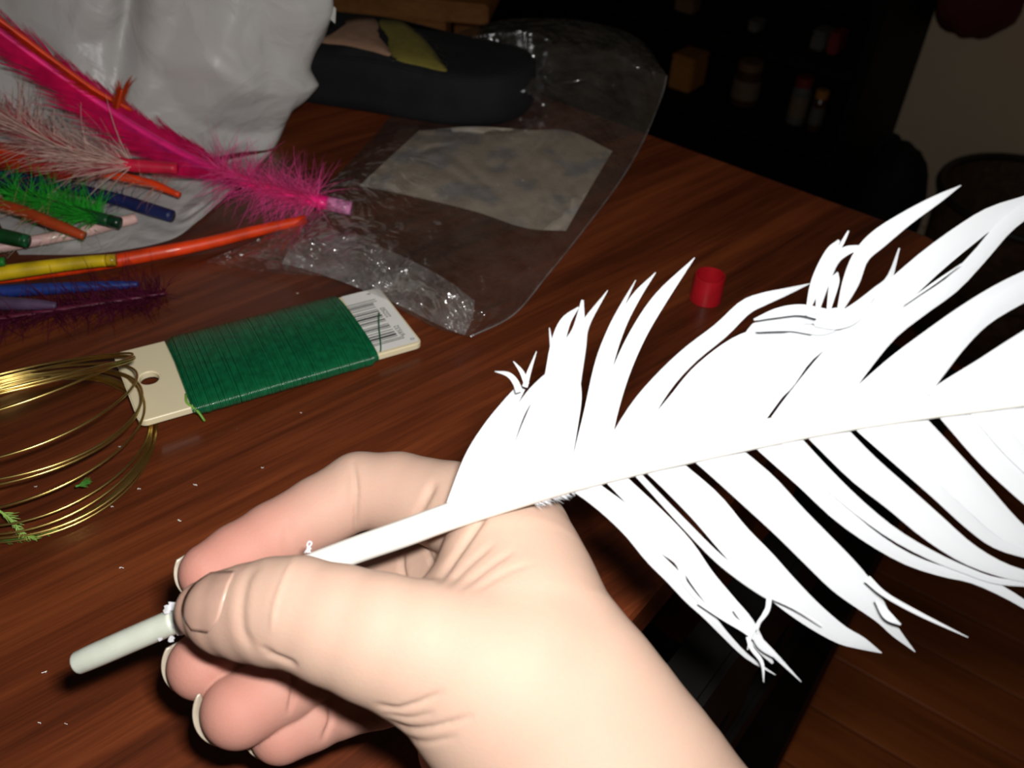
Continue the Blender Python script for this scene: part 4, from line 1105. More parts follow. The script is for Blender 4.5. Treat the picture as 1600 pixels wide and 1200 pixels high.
def build_hand():
    h = .05
    lo = np.array([-8.4, -12.2, 15.6]); hi = np.array([5.6, -1.2, 25.8])
    n = np.ceil((hi - lo) / h).astype(int) + 1
    ax = [lo[i] + h * np.arange(n[i], dtype=np.float32) for i in range(3)]
    def chain_field(chain, kz, out, k):
        C = [px2cam(x, y, z) for x, y, z, r in chain]; R = [r * z / F_PX for x, y, z, r in chain]
        for a, b, ra, rb in zip(C[:-1], C[1:], R[:-1], R[1:]):
            m = max(ra, rb) + 1.3
            sl = []
            for i in range(3):
                l = np.searchsorted(ax[i], min(a[i], b[i]) - m); u = np.searchsorted(ax[i], max(a[i], b[i]) + m)
                sl.append(slice(max(l, 0), min(u, n[i])))
            X = ax[0][sl[0]][:, None, None]; Y = ax[1][sl[1]][None, :, None]; Z = ax[2][sl[2]][None, None, :]
            ab = (b - a).astype(np.float32); L2 = ab[0] ** 2 + ab[1] ** 2 + (ab[2] * kz) ** 2
            px_, py_, pz_ = X - a[0], Y - a[1], (Z - a[2]) * kz
            t = np.clip((px_ * ab[0] + py_ * ab[1] + pz_ * ab[2] * kz) / L2, 0, 1)
            d = np.sqrt((px_ - t * ab[0]) ** 2 + (py_ - t * ab[1]) ** 2 + (pz_ - t * ab[2] * kz) ** 2) - (ra + (rb - ra) * t)
            cur = out[sl[0], sl[1], sl[2]]
            hh = np.clip(.5 + .5 * (cur - d) / k, 0, 1)
            out[sl[0], sl[1], sl[2]] = cur * (1 - hh) + d * hh - k * hh * (1 - hh)
    Fd = np.full(tuple(n), 4.0, np.float32)
    for ch, kz in BODY: chain_field(ch, kz, Fd, .55)
    for name in ('middle', 'ring', 'pinky', 'index', 'thumb'):
        ch, kz = CH[name]
        G = np.full(tuple(n), 4.0, np.float32); chain_field(ch, kz, G, .12)
        base = px2cam(*ch[0][:3])
        dist = np.sqrt((ax[0][:, None, None] - base[0]) ** 2 + (ax[1][None, :, None] - base[1]) ** 2 + (ax[2][None, None, :] - base[2]) ** 2)
        rad = {'thumb': 3.0}.get(name, 2.6)
        k = .02 + .6 * np.clip(1 - dist / rad, 0, 1) ** 1.2
        hh = np.clip(.5 + .5 * (Fd - G) / k, 0, 1)
        Fd = (Fd * (1 - hh) + G * hh - k * hh * (1 - hh)).astype(np.float32)
    # naive surface nets
    ins = Fd < 0
    c = [ins[i:n[0] - 1 + i, j:n[1] - 1 + j, k:n[2] - 1 + k] for i in (0, 1) for j in (0, 1) for k in (0, 1)]
    cnt = sum(q.astype(np.uint8) for q in c); act = (cnt > 0) & (cnt < 8)
    idx = np.full(act.shape, -1, np.int64); I, J, K = np.nonzero(act); idx[I, J, K] = np.arange(len(I))
    pos = np.zeros((len(I), 3)); num = np.zeros(len(I))
    offs = [(i, j, k) for i in (0, 1) for j in (0, 1) for k in (0, 1)]
    for a in range(8):
        for b in range(a + 1, 8):
            oa, ob = offs[a], offs[b]
            if sum(abs(p - q) for p, q in zip(oa, ob)) != 1: continue
            fa = Fd[I + oa[0], J + oa[1], K + oa[2]]; fb = Fd[I + ob[0], J + ob[1], K + ob[2]]
            msk = (fa < 0) != (fb < 0)
            t = np.where(msk, fa / np.where(msk, fa - fb, 1), 0)
            for q in range(3): pos[:, q] += np.where(msk, oa[q] + t * (ob[q] - oa[q]), 0)
            num += msk
    pos = pos / num[:, None] + np.stack([I, J, K], 1); pos = lo + pos * h
    faces = []
    for axis in range(3):
        o1, o2 = [(1, 2), (2, 0), (0, 1)][axis]
        s0 = [slice(None)] * 3; s1 = [slice(None)] * 3; s0[axis] = slice(0, -1); s1[axis] = slice(1, None)
        A, Bq = ins[tuple(s0)], ins[tuple(s1)]
        E = np.argwhere(A != Bq); flip = A[tuple(E.T)]
        ok = (E[:, o1] > 0) & (E[:, o2] > 0)
        for q in (o1, o2): ok &= E[:, q] < n[q] - 1
        E = E[ok]; flip = flip[ok]
        def cell(d1, d2):
            Q = E.copy(); Q[:, o1] += d1; Q[:, o2] += d2; return idx[Q[:, 0], Q[:, 1], Q[:, 2]]
        quad = np.stack([cell(-1, -1), cell(0, -1), cell(0, 0), cell(-1, 0)], 1)
        quad[flip] = quad[flip][:, ::-1]
        faces.append(quad)
    faces = np.concatenate(faces); faces = faces[(faces >= 0).all(1)]
    # light Laplacian smoothing
    for it in range(2):
        acc = np.zeros_like(pos); w = np.zeros(len(pos))
        for a in range(4):
            i0, i1 = faces[:, a], faces[:, (a + 1) % 4]
            np.add.at(acc, i0, pos[i1]); np.add.at(w, i0, 1); np.add.at(acc, i1, pos[i0]); np.add.at(w, i1, 1)
        pos = pos + .5 * (acc / w[:, None] - pos)
    # normals
    fn = np.cross(pos[faces[:, 2]] - pos[faces[:, 0]], pos[faces[:, 3]] - pos[faces[:, 1]])
    vn = np.zeros_like(pos)
    for a in range(4): np.add.at(vn, faces[:, a], fn)
    vn /= np.linalg.norm(vn, axis=1)[:, None] + 1e-12
    # make them point outwards (field gradient test)
    def field(Q):
        G = np.clip((Q - lo) / h, 0, np.array(n) - 1.001); I0 = np.floor(G).astype(int); fr = G - I0; out = 0
        for a in (0, 1):
            for b in (0, 1):
                for c_ in (0, 1):
                    w = (fr[:, 0] if a else 1 - fr[:, 0]) * (fr[:, 1] if b else 1 - fr[:, 1]) * (fr[:, 2] if c_ else 1 - fr[:, 2])
                    out = out + w * Fd[I0[:, 0] + a, I0[:, 1] + b, I0[:, 2] + c_]
        return out
    if (field(pos + vn * .05) < field(pos - vn * .05)).mean() > .5: vn = -vn
    # skin creases: (points px, width px, depth cm, depth range)
    PX = 800 + pos[:, 0] / pos[:, 2] * F_PX; PY = 600 - pos[:, 1] / pos[:, 2] * F_PX
    vd = pos / np.linalg.norm(pos, axis=1)[:, None]; facing = -(vn * vd).sum(1)
    CR = [([(552, 722), (557, 760), (556, 800), (556, 832)], 3.6, .075, 21, 24),
          ([(548, 730), (540, 775), (545, 820)], 9, .02, 21, 24),
          ([(452, 812), (446, 850), (452, 880)], 8, .03, 20.5, 24),
          ([(678, 757), (668, 775), (655, 800), (650, 815)], 7, .09, 20, 24),
          ([(688, 905), (705, 878), (725, 850), (745, 822), (760, 800)], 6, .10, 18, 24),
          ([(700, 915), (735, 880), (770, 850)], 5, .05, 18, 22), ([(720, 920), (765, 885), (800, 862)], 5, .045, 18, 22),
          ([(740, 925), (790, 895), (830, 880)], 5, .03, 18, 22),
          ([(460, 872), (444, 905), (430, 945), (424, 985)], 4.5, -.035, 16, 20),
          ([(402, 880), (384, 905), (376, 945), (378, 985), (392, 1010)], 9, .07, 16, 20.3),
          ([(418, 1022), (440, 1030), (462, 1040)], 5, .07, 16, 20.6), ([(410, 1012), (425, 1020)], 5, .03, 16, 20.6),
          ([(590, 1102), (620, 1108), (655, 1098), (690, 1082)], 5, .06, 16, 21), ([(604, 1128), (640, 1140), (680, 1136), (735, 1120)], 5, .07, 16, 21),
          ([(600, 1116), (640, 1122), (676, 1114)], 4, .035, 16, 21), ([(620, 1152), (665, 1160), (710, 1152)], 5, .04, 16, 21),
          ([(455, 1050), (458, 1078), (452, 1112)], 4.5, .09, 20, 24), ([(515, 1098), (517, 1125), (505, 1155)], 4.5, .08, 20, 24),
          ([(628, 862), (628, 885), (632, 905)], 4.5, .09, 21, 25), ([(663, 850), (676, 880), (688, 905)], 4, .08, 20.5, 25)]
    disp = np.zeros(len(pos))
    for pl, w, dep, z0, z1 in CR:
        S = smoothpath(pl, 32); g_ = np.zeros(len(pos))
        for k_, q in enumerate(S):
            g_ = np.maximum(g_, min(1, 1.35 * math.sin(math.pi * (k_ + 1.5) / 34) ** .7) * np.exp(-((PX - q[0]) ** 2 + (PY - q[1]) ** 2) / w ** 2))
        disp -= dep * g_ * np.clip(facing * 4, 0, 1) * ((pos[:, 2] > z0) & (pos[:, 2] < z1))
    # dent where the thumb nail bed sits
    pos = pos + vn * np.clip(disp, -.14, .1)[:, None]
    # fingertip flush
    tint = np.zeros(len(pos))
    for name, amt, rad in (('index', .9, 2.4), ('middle', 1.0, 1.7), ('ring', 1.0, 1.7), ('pinky', .9, 1.6)):
        tp = px2cam(*CH[name][0][-1][:3]); tp2 = px2cam(*CH[name][0][-2][:3])
        d = np.minimum(np.linalg.norm(pos - tp, axis=1), np.linalg.norm(pos - tp2, axis=1) + .2); tint = np.maximum(tint, amt * np.exp(-(d / rad) ** 2))
    W = cam2world(pos)
    root_loc = cam2world(px2cam(1000, 1400, 19.5))
    me = bpy.data.meshes.new('hand')
    me.vertices.add(len(W)); me.vertices.foreach_set('co', (W).astype(np.float32).ravel())
    me.loops.add(faces.size); me.loops.foreach_set('vertex_index', faces.astype(np.int32).ravel())
    me.polygons.add(len(faces)); me.polygons.foreach_set('loop_start', np.arange(0, faces.size, 4, dtype=np.int32))
    me.polygons.foreach_set('loop_total', np.full(len(faces), 4, np.int32))
    me.polygons.foreach_set('use_smooth', [True] * len(faces))
    me.update(calc_edges=True); me.validate()
    at = me.attributes.new('flush', 'FLOAT', 'POINT'); at.data.foreach_set('value', tint.astype(np.float32))
    bm = bmesh.new(); bm.from_mesh(me); bmesh.ops.recalc_face_normals(bm, faces=bm.faces[:]); bm.to_mesh(me); bm.free()
    # skin
    m, nt, out = new_mat('skin'); p = N(nt, 'ShaderNodeBsdfPrincipled'); L(nt, p.outputs[0], out.inputs[0])
    at = N(nt, 'ShaderNodeAttribute', attribute_name='flush')
    tc = N(nt, 'ShaderNodeTexCoord')
    n1 = N(nt, 'ShaderNodeTexNoise'); n1.inputs['Scale'].default_value = 90; n1.inputs['Detail'].default_value = 4; L(nt, tc.outputs['Object'], n1.inputs['Vector'])
    ad = N(nt, 'ShaderNodeMath', operation='MULTIPLY_ADD'); L(nt, n1.outputs[0], ad.inputs[0]); ad.inputs[1].default_value = .30; L(nt, at.outputs['Fac'], ad.inputs[2])
    sb = N(nt, 'ShaderNodeMath', operation='SUBTRACT', use_clamp=True); L(nt, ad.outputs[0], sb.inputs[0]); sb.inputs[1].default_value = .12
    mx = N(nt, 'ShaderNodeMix', data_type='RGBA'); L(nt, sb.outputs[0], mx.inputs[0])
    mx.inputs[6].default_value = (.37, .25, .19, 1); mx.inputs[7].default_value = (.41, .172, .135, 1)
    L(nt, mx.outputs[2], p.inputs['Base Color'])
    p.inputs['Roughness'].default_value = .62; p.inputs['Specular IOR Level'].default_value = .16
    p.inputs['Subsurface Weight'].default_value = .35; p.inputs['Subsurface Radius'].default_value = (1, .3, .15); p.inputs['Subsurface Scale'].default_value = .0035
    vo = N(nt, 'ShaderNodeTexVoronoi'); vo.inputs['Scale'].default_value = 1300; L(nt, tc.outputs['Object'], vo.inputs['Vector'])
    n2 = N(nt, 'ShaderNodeTexNoise'); n2.inputs['Scale'].default_value = 700; n2.inputs['Detail'].default_value = 3; L(nt, tc.outputs['Object'], n2.inputs['Vector'])
    am = N(nt, 'ShaderNodeMath', operation='ADD'); L(nt, vo.outputs['Distance'], am.inputs[0]); L(nt, n2.outputs[0], am.inputs[1])
    bp = N(nt, 'ShaderNodeBump'); bp.inputs['Strength'].default_value = .10; bp.inputs['Distance'].default_value = .0003
    L(nt, am.outputs[0], bp.inputs['Height']); L(nt, bp.outputs[0], p.inputs['Normal'])
    me.materials.append(m)
    o = bpy.data.objects.new('hand', me); link(o)
    tag(o, 'bare right hand and wrist of a person pinching the white quill', 'person')
    # ---- nails
    nail_m = pbr('finger_nail', (.40, .24, .185), .34, spec=.5, noise=(200, .06), sss=(.3, .002, (1, .4, .3)))
    edge_m = pbr('nail_tip', (.34, .285, .22), .35, sss=(.3, .002, (1, .8, .6)))
    # thumb nail: plate laid on the thumb's back, inside its traced outline
    depth_of = {}
    key = np.round(PX / 3).astype(int) * 10000 + np.round(PY / 3).astype(int)
    PX2 = 800 + pos[:, 0] / pos[:, 2] * F_PX; PY2 = 600 - pos[:, 1] / pos[:, 2] * F_PX
    reg = (PX2 > 255) & (PX2 < 420) & (PY2 > 860) & (PY2 < 1030) & (pos[:, 2] < 20.4) & (facing > .02)
    rx, ry, rz = PX2[reg], PY2[reg], pos[reg, 2]
    zz_ = np.arange(17.0, 21.2, .01)
    def zsurf(x, y):
        v = field(np.stack([(x - 800) / F_PX * zz_, (600 - y) / F_PX * zz_, zz_], 1)); k_ = np.argmax(v < 0)
        return float(zz_[k_]) if v[k_] < 0 else 19.9
    cut = smoothpath([(368, 893), (358, 915), (350, 940), (342, 968), (325, 989)], 15)       # cuticle edge
    tip = smoothpath([(330, 895), (303, 914), (288, 938), (286, 962), (300, 985)], 15)      # free edge
    g = Geo(); V = []; nl = 12
    for i in range(15):
        for j in range(nl):
            t = j / (nl - 1); q = cut[i] * (1 - t) + tip[i] * t
            s = math.sin(math.pi * i / 14) ** .5
            z = zsurf(*q) - .012 * min(1, s * 1.5) + (.012 if j in (0, nl - 1) or i in (0, 14) else 0)
            V.append(cam2world(px2cam(q[0], q[1], z)))
    nail = mesh_obj('thumb_nail', V, grid_faces(15, nl), nail_m, o); md = nail.modifiers.new('thick', 'SOLIDIFY'); md.thickness = .00025; md.offset = -1
    nail['label'] = 'short pink thumb nail'
    # finger nails: curved plates on the far (dorsal) side, free edge seen past the fingertip
    for name, lead, rs in (('index', .30, 1.02), ('middle', .32, 1.04), ('ring', .30, 1.04), ('pinky', .28, 1.04)):
        ch = CH[name][0]; a = px2cam(*ch[-1][:3]); b = px2cam(*ch[-2][:3]); r = ch[-1][3] * ch[-1][2] / F_PX
        T = norm(a - b); D = np.array([0, 0, 1.0]); D = norm(D - T * (D @ T) + np.array([-.25, .1, 0])); D = norm(D - T * (D @ T)); Sd = np.cross(T, D)
        V = []; nu_, nv_ = 17, 12
        for i in range(nu_):
            q = -.80 + 1.6 * i / (nu_ - 1)
            tf = math.sqrt(max(1.085 ** 2 - (q * 1.02) ** 2, .05))
            for j in range(nv_):
                t = -.8 + (.8 + tf) * j / (nv_ - 1)
                dd = .80 * math.sqrt(1 - (q * .9) ** 2) * (1 if t < 0 else 1 - .45 * (t / 1.1) ** 2)
                V.append(cam2world(a + r * (T * t + D * dd + Sd * q)))
        ob = mesh_obj('finger_nail', V, grid_faces(nu_, nv_), edge_m, o); md = ob.modifiers.new('thick', 'SOLIDIFY'); md.thickness = .0005; md.offset = 0
    return o
hand = build_hand()

# ------------------------------------------------------------------ the white quill feather
ZX = [(60, 21.7), (119, 21.4), (269, 20.95), (400, 20.6), (535, 20.3), (720, 19.9), (895, 19.4), (1080, 19.1), (1325, 18.7), (1600, 18.3), (2000, 17.8)]
def z_rachis(x): return float(np.interp(x, [a for a, b in ZX], [b for a, b in ZX]))
RACH = [(119, 1037, 36), (160, 1019, 39), (269, 972, 40), (400, 919, 42), (535, 867, 43), (632, 833, 44), (720, 801, 44), (895, 744, 50), (1080, 701, 46), (1325, 653, 42), (1600, 620, 32), (1760, 604, 26), (1950, 590, 18)]
def rach_y(x): return float(np.interp(x, [q[0] for q in RACH], [q[1] for q in RACH]))
def c3(x, y): return (680 + x / 2.554, 350 + y / 2.554)
def c4(x, y): return (1080 + x / 2.448, 270 + y / 2.448)
def c5(x, y): return (880 + x / 2.222, 680 + y / 2.222)
def build_white_feather():
    m, nt, out = new_mat('white_barb'); p = N(nt, 'ShaderNodeBsdfPrincipled')
    uv = N(nt, 'ShaderNodeUVMap'); mp = N(nt, 'ShaderNodeMapping'); mp.inputs['Scale'].default_value = (1, .6, 1)
    L(nt, uv.outputs[0], mp.inputs['Vector'])
    wv = N(nt, 'ShaderNodeTexWave', wave_type='BANDS', bands_direction='X'); wv.inputs['Scale'].default_value = .33; wv.inputs['Distortion'].default_value = .8
    wv.inputs['Detail'].default_value = 2; wv.inputs['Detail Scale'].default_value = .6
    L(nt, mp.outputs[0], wv.inputs['Vector'])
    cr = N(nt, 'ShaderNodeValToRGB'); cr.color_ramp.elements[0].color = (.555, .57, .59, 1); cr.color_ramp.elements[1].color = (.575, .59, .61, 1); cr.color_ramp.elements[1].position = .35
    L(nt, wv.outputs[0], cr.inputs[0]); L(nt, cr.outputs[0], p.inputs['Base Color']); p.inputs['Roughness'].default_value = .6; p.inputs['Specular IOR Level'].default_value = .25
    bp = N(nt, 'ShaderNodeBump'); bp.inputs['Strength'].default_value = .6; bp.inputs['Distance'].default_value = .0003
    L(nt, wv.outputs[0], bp.inputs['Height']); L(nt, bp.outputs[0], p.inputs['Normal'])
    tr = N(nt, 'ShaderNodeBsdfTranslucent'); tr.inputs[0].default_value = (.5, .52, .55, 1)
    mx = N(nt, 'ShaderNodeMixShader'); mx.inputs[0].default_value = .25
    L(nt, p.outputs[0], mx.inputs[1]); L(nt, tr.outputs[0], mx.inputs[2]); L(nt, mx.outputs[0], out.inputs[0])
    m_shaft = pbr('white_shaft', (.68, .66, .61), .4, noise=(60, .05))
    m_tip = pbr('quill_tip', (.46, .48, .41), .35, noise=(120, .10), sss=(.4, .004, (.9, 1, .7)))
    root = empty('quill_feather', at_depth(119, 1037, z_rachis(119)))
    tag(root, 'large white quill feather held in the hand', 'feather')
    def shaft(name, x0, x1, mat, k=1.0, cap=False):
        pts = [q for q in smoothpath(RACH, 240) if x0 <= q[0] <= x1]
        P = np.array([at_depth(q[0], q[1], z_rachis(q[0])) for q in pts]); R = np.array([k * q[2] / 2 * z_rachis(q[0]) / F_PX / 100 for q in pts])
        if cap:
            R[0] *= .55; R[1] *= .9
        adopt(mesh_obj(name, *tube(P, R, 18), mat), root)
    shaft('quill_tip', 100, 279, m_tip, 1.0, True); shaft('shaft', 277, 1950, m_shaft, .99)
    # torn sheath flakes where the quill meets the thumb, and at the knuckle
    fl_m = pbr('sheath_flake', (.75, .75, .78), .3, trans=.4); rr = random.Random(5)
    for (x, y, s) in [(262, 952, 1), (272, 947, 1.2), (279, 960, 1), (276, 975, 1.2), (281, 987, .9), (268, 998, .7), (250, 999, .5), (482, 860, .6)]:
        z = z_rachis(x) - .3; V = []
        for a in range(4):
            for b in range(4):
                V.append(at_depth(x + (a - 1.5) * 4 * s + rr.uniform(-1.5, 1.5), y + (b - 1.5) * 4 * s + rr.uniform(-1.5, 1.5), z + .04 * math.sin(a * 1.7 + b) + rr.uniform(-.02, .02)))
        adopt(mesh_obj('sheath_flake', V, grid_faces(4, 4), fl_m), root)
    Pc = smoothpath([at_depth(x, y, z_rachis(x) - .25) for x, y in ((476, 864), (482, 856), (487, 849), (483, 846), (480, 852), (486, 858))], 16)
    adopt(mesh_obj('sheath_flake', *tube(Pc, .00022, 5), fl_m), root)
    cnt = [0]
    def strip(pts, ws, side, zoff=0.0, base=True, fork=0):
        """pts in photo pixels, root to tip; ws widths in pixels"""
        pts = [np.array(q, float) for q in pts]; ws = list(ws)
        if base:      # run the root in under the shaft
            d = norm(pts[0] - pts[1]); q = pts[0].copy()
            for _ in range(60):
                if (side > 0 and q[1] >= rach_y(q[0]) - 4) or (side < 0 and q[1] <= rach_y(q[0]) + 4): break
                q = q + d * 3
            if np.linalg.norm(q - pts[0]) > 6: pts.insert(0, q); ws.insert(0, ws[0])
        if not base and ws[0] > 12: ws[0] *= .3
        if pts[-1][0] > 1560 and ws[-1] > 6:          # run on past the photo's edge to a pointed tip
            d = norm(pts[-1] - pts[-2]); reach = min(260, max(70, 1960 - pts[-1][0]))
            for t_, k_ in ((.4, .8), (.75, .45), (1.0, .0)):
                pts.append(pts[-1] + norm(d + np.array([.25, 0]) * t_) * reach * .36); ws.append(max(ws[-1] * (k_ if k_ else .1), 1))
        n = 30; A = smoothpath([list(q) + [w] for q, w in zip(pts, ws)], n); A[:, 2] = np.maximum(A[:, 2], .8)
        T = np.gradient(A[:, :2], axis=0); T /= np.linalg.norm(T, axis=1)[:, None] + 1e-9; Nn = np.stack([-T[:, 1], T[:, 0]], 1)
        x0, y0 = pts[0]; zb = z_rachis(x0); cnt[0] += 1
        stag = .022 * ((cnt[0] * 7) % 5 - 2) + zoff * .45
        m_ = 7; V = []; UV = []; ln = 0
        w0 = max(ws)
        for i in range(n):
            if i: ln += np.linalg.norm(A[i, :2] - A[i - 1, :2])
            dist = math.hypot(A[i, 0] - x0, A[i, 1] - y0)
            z = zb - .0016 * (A[i, 0] - x0) + (.55 if side > 0 else .35) * (dist / 300) ** 1.4 + stag * min(1, dist / 60)
            for j in range(m_):
                u = j / (m_ - 1) - .5; w = A[i, 2]
                q = A[i, :2] + Nn[i] * u * w
                arch = .0009 * w * (u * u * 4) + .004 * math.sin(j * 2.4 + cnt[0] + i * .15)
                V.append(at_depth(q[0], q[1], z + arch)); UV.append((u * w0 * 1.1 * .28, ln * .01 + cnt[0]))
        o = mesh_obj('barb', V, grid_faces(n, m_), m, None, True, UV); adopt(o, root)
    Z = lambda f, L_: [f(*q) for q in L_]
    def S3(L_, ws, **k): strip(Z(c3, L_), [w / 2.554 for w in ws], 1, **k)
    def S4(L_, ws, **k): strip(Z(c4, L_), [w / 2.448 for w in ws], 1, **k)
    def S5(L_, ws, **k): strip(Z(c5, L_), [w / 2.222 for w in ws], -1, **k)
    # upper vane, from the hand outwards
    S3([(115, 1085), (165, 940), (225, 825), (290, 730), (345, 650)], [112, 98, 78, 60, 34])
    S3([(335, 670), (320, 630), (290, 600), (238, 588)], [26, 24, 18, 3], base=False, zoff=-.05)
    S3([(365, 640), (345, 590), (312, 548)], [20, 16, 3], base=False); S3([(358, 650), (375, 590), (404, 508)], [22, 16, 3], base=False, zoff=.05)
    S3([(220, 1050), (255, 930), (310, 790), (370, 690), (420, 630), (468, 578)], [84, 66, 44, 32, 24, 6])
    S3([(250, 1040), (285, 900), (345, 750), (410, 660), (450, 610)], [50, 44, 30, 22, 5])
    S3([(310, 990), (370, 830), (430, 680), (468, 560), (456, 414)], [72, 66, 56, 26, 4])
    S3([(370, 980), (420, 800), (470, 640), (490, 480), (520, 390), (572, 332)], [84, 82, 80, 58, 42, 6])
    S3([(430, 970), (470, 800), (510, 640), (540, 500), (572, 420), (588, 303)], [84, 82, 80, 68, 48, 10])
    S3([(495, 950), (525, 780), (550, 640), (575, 500), (600, 400), (688, 265)], [72, 66, 60, 52, 34, 3])
    S3([(530, 935), (556, 800), (573, 690), (566, 560), (612, 400)], [34, 28, 22, 24, 4])
    S3([(585, 915), (620, 760), (660, 560), (700, 430), (745, 330), (800, 224)], [62, 56, 46, 30, 18, 3])
    S3([(612, 905), (650, 720), (692, 540), (742, 400), (802, 290), (880, 193)], [64, 58, 48, 42, 34, 3])
    S3([(655, 900), (692, 740), (745, 580), (815, 430), (905, 290), (1036, 134)], [84, 78, 72, 66, 54, 3])
    strip(Z(c3, [(755, 885), (830, 740), (920, 620), (1020, 520), (1140, 425)]) + Z(c4, [(205, 516), (280, 482), (360, 456), (456, 423)]), [52, 41, 32, 28, 26, 24, 20, 12, 1], 1)
    strip(Z(c3, [(942, 825), (1018, 698), (1108, 594), (1220, 505)]) + Z(c4, [(250, 590), (330, 570), (420, 560), (540, 572)]), [40, 33, 26, 20, 16, 15, 16, 4], 1, zoff=.06)
    S4([(-60, 900), (50, 770), (190, 655), (330, 608), (440, 590), (575, 575)], [92, 92, 70, 46, 36, 10])
    S4([(40, 930), (140, 800), (260, 695), (400, 635), (520, 612), (605, 632)], [104, 104, 86, 60, 46, 8])
    S4([(140, 930), (230, 820), (340, 725), (450, 665), (575, 640)], [106, 104, 92, 62, 8])
    S4([(235, 920), (310, 830), (360, 790), (440, 690), (560, 590), (650, 530), (720, 460), (760, 400), (796, 288)], [108, 96, 80, 70, 84, 84, 60, 24, 6])
    S4([(440, 545), (480, 420), (530, 310), (566, 258)], [30, 44, 40, 10], base=False, zoff=-.06); S4([(560, 300), (582, 260), (602, 222)], [12, 12, 5], base=False)
    S4([(480, 540), (505, 430), (545, 340), (590, 300), (640, 286)], [40, 40, 36, 34, 20], base=False, zoff=-.05)
    S4([(525, 530), (548, 420), (560, 380)], [50, 36, 5], base=False)
    S4([(565, 535), (610, 420), (650, 320), (720, 250), (830, 170), (940, 102), (1032, 48)], [62, 62, 62, 72, 54, 34, 3], base=False, zoff=-.12)
    S4([(240, 562), (330, 535), (420, 524), (520, 545)], [8, 34, 40, 46], base=False, zoff=-.02); S4([(250, 604), (380, 592), (500, 602), (590, 570)], [8, 26, 36, 30], base=False, zoff=-.02)
    S4([(470, 580), (540, 560), (620, 545), (700, 470)], [60, 80, 60, 14], base=False, zoff=-.02)
    S4([(415, 905), (510, 775), (615, 645), (715, 525), (815, 432), (930, 330), (1060, 230), (1160, 165), (1300, 112)], [140, 128, 116, 122, 112, 104, 92, 78, 60])
    S4([(520, 890), (635, 740), (755, 605), (880, 510), (1000, 425), (1110, 310), (1200, 205), (1300, 130)], [104, 90, 76, 70, 64, 60, 62, 56], zoff=.06)
    S4([(820, 500), (930, 422), (1035, 348)], [6, 9, 4], base=False, zoff=-.08)
    S4([(668, 872), (792, 752), (915, 652), (1045, 555), (1175, 470), (1310, 400)], [128, 112, 100, 92, 84, 76])
    S4([(830, 850), (925, 740), (1025, 625), (1130, 535), (1300, 440)], [130, 108, 94, 82, 76], zoff=.05)
    S4([(1006, 842), (1122, 760), (1240, 680), (1365, 600)], [122, 104, 98, 90]); S4([(1115, 825), (1230, 740), (1360, 650)], [140, 130, 120], zoff=.05)
    S4([(1240, 815), (1350, 745), (1470, 670)], [140, 130, 120]); S4([(1360, 800), (1480, 720), (1600, 640)], [140, 130, 120], zoff=.05)
    # lower vane
    S5([(75, 203), (160, 258), (240, 330), (310, 420), (380, 490), (440, 560), (500, 622), (560, 690), (640, 770), (737, 832)], [34, 54, 62, 56, 56, 48, 36, 24, 16, 3])
    S5([(470, 580), (560, 628), (640, 680), (710, 740), (826, 856)], [44, 32, 26, 22, 3], base=False, zoff=-.05)
    S5([(130, 200), (230, 280), (320, 370), (400, 440), (425, 520), (500, 602)], [44, 52, 46, 26, 20, 18], zoff=.05)
    S5([(215, 185), (320, 290), (412, 390), (485, 500), (560, 590), (635, 655), (690, 740), (728, 792)], [66, 76, 80, 86, 86, 56, 36, 8])
    S5([(600, 600), (660, 690), (690, 740), (770, 790)], [26, 20, 14, 3], base=False); S5([(640, 700), (655, 740), (690, 790), (696, 858)], [12, 14, 12, 3], base=False, zoff=.08)
    S5([(716, 562), (708, 610), (680, 650), (652, 700), (640, 745)], [20, 18, 14, 10, 4], base=False, zoff=-.1); S5([(712, 590), (686, 640), (672, 690)], [9, 8, 4], base=False)
    S5([(300, 180), (420, 308), (530, 420), (620, 492), (700, 552), (724, 570)], [22, 28, 32, 34, 24, 6], zoff=.05)
    S5([(380, 140), (495, 248), (590, 360), (680, 455), (765, 538), (860, 620), (960, 690), (1035, 722), (1106, 756)], [112, 126, 124, 128, 112, 90, 66, 44, 3])
    S5([(712, 560), (800, 600), (900, 660)], [7, 7, 4], base=False, zoff=.08)
    S5([(560, 90), (680, 195), (785, 300), (885, 400), (975, 490), (1050, 562), (1110, 630), (1155, 685), (1222, 752)], [140, 146, 134, 132, 128, 100, 56, 34, 3])
    S5([(1055, 498), (1120, 555), (1240, 622), (1406, 702)], [26, 18, 15, 3], base=False, zoff=-.05); S5([(1085, 570), (1125, 625), (1172, 658)], [40, 30, 6], base=False, zoff=-.04)
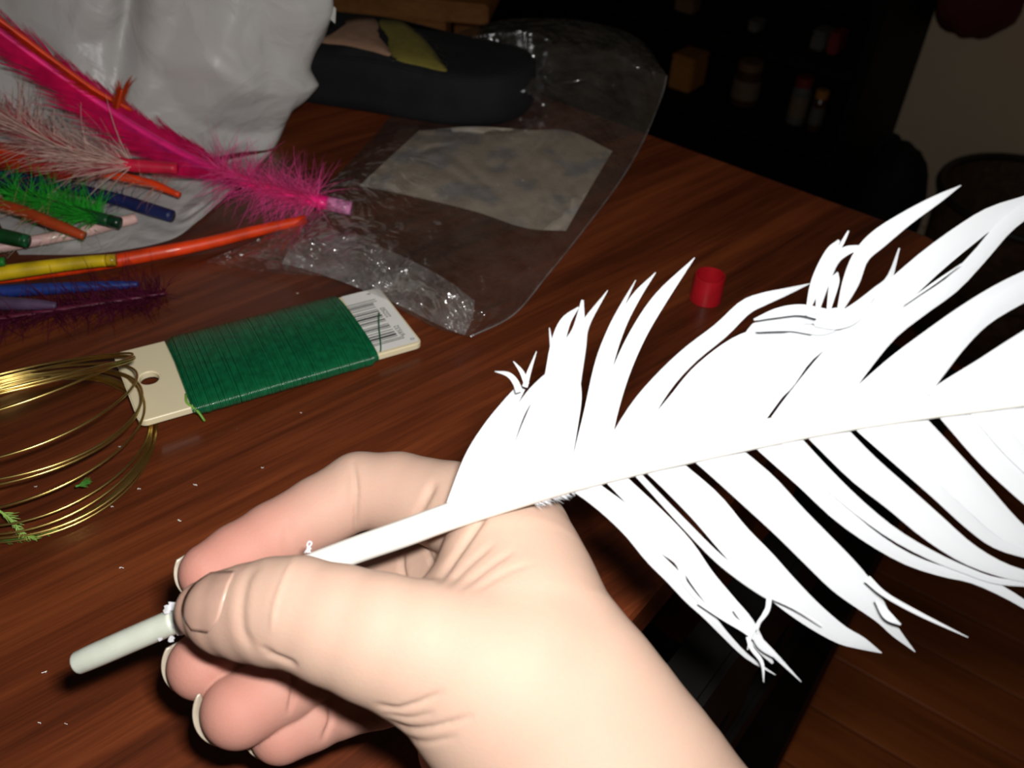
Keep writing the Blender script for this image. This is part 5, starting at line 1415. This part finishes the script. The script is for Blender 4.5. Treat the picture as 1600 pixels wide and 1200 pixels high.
    S5([(735, 45), (850, 150), (960, 268), (1080, 362), (1200, 432), (1320, 474), (1420, 494), (1530, 545), (1640, 610)], [90, 86, 64, 50, 42, 36, 40, 34, 26])
    S5([(800, 30), (905, 140), (1025, 250), (1150, 345), (1280, 418), (1400, 470), (1500, 505), (1640, 520)], [66, 62, 52, 42, 34, 26, 24, 18], zoff=.06)
    S5([(925, 0), (1040, 115), (1160, 215), (1280, 318), (1400, 408), (1520, 466), (1640, 500)], [120, 116, 106, 100, 76, 52, 40])
    S5([(1075, -30), (1200, 88), (1310, 200), (1420, 308), (1510, 375), (1640, 415)], [96, 84, 62, 50, 42, 40], zoff=.05)
    S5([(1175, -50), (1300, 75), (1430, 208), (1540, 318), (1640, 385)], [136, 126, 112, 92, 62]); S5([(1380, -60), (1470, 45), (1560, 135), (1680, 240)], [110, 108, 104, 100])
    S5([(1480, -65), (1570, 40), (1680, 140)], [90, 90, 90], zoff=.05); S5([(1570, -75), (1660, 20), (1760, 110)], [100, 100, 100]); S5([(1680, -90), (1770, 10), (1850, 100)], [120, 110, 100], zoff=.04)
    # the rest of both vanes, out to the feather's end
    for k_ in range(9):
        x = 1700 + k_ * 27; y = rach_y(x); q = 1 - k_ / 12
        strip([(x, y - 6), (x + 60, y - 70 * q), (x + 130, y - 150 * q), (x + 215, y - 205 * q)], [34, 34, 26, 2], 1, zoff=.03 * (k_ % 2))
        strip([(x, y + 6), (x + 55, y + 65 * q), (x + 120, y + 130 * q), (x + 200, y + 180 * q)], [34, 34, 26, 2], -1, zoff=.03 * (k_ % 2))
    # short fuzz under the shaft next to the wrist
    g = Geo(); rr = random.Random(9)
    for _ in range(90):
        x = rr.uniform(835, 905); y = rach_y(x) + 22 + rr.uniform(-2, 2); z = z_rachis(x)
        a = at_depth(x, y, z); b = at_depth(x + rr.uniform(4, 16), y + rr.uniform(2, 10), z + rr.uniform(-.1, .1))
        ribbon(g, a, b - a, np.linalg.norm(b - a), .00012, np.zeros(3), 0, norm(np.cross(b - a, FWD)), 3)
    o = g.obj('down_fuzz', m); adopt(o, root); o['kind'] = 'stuff'
build_white_feather()
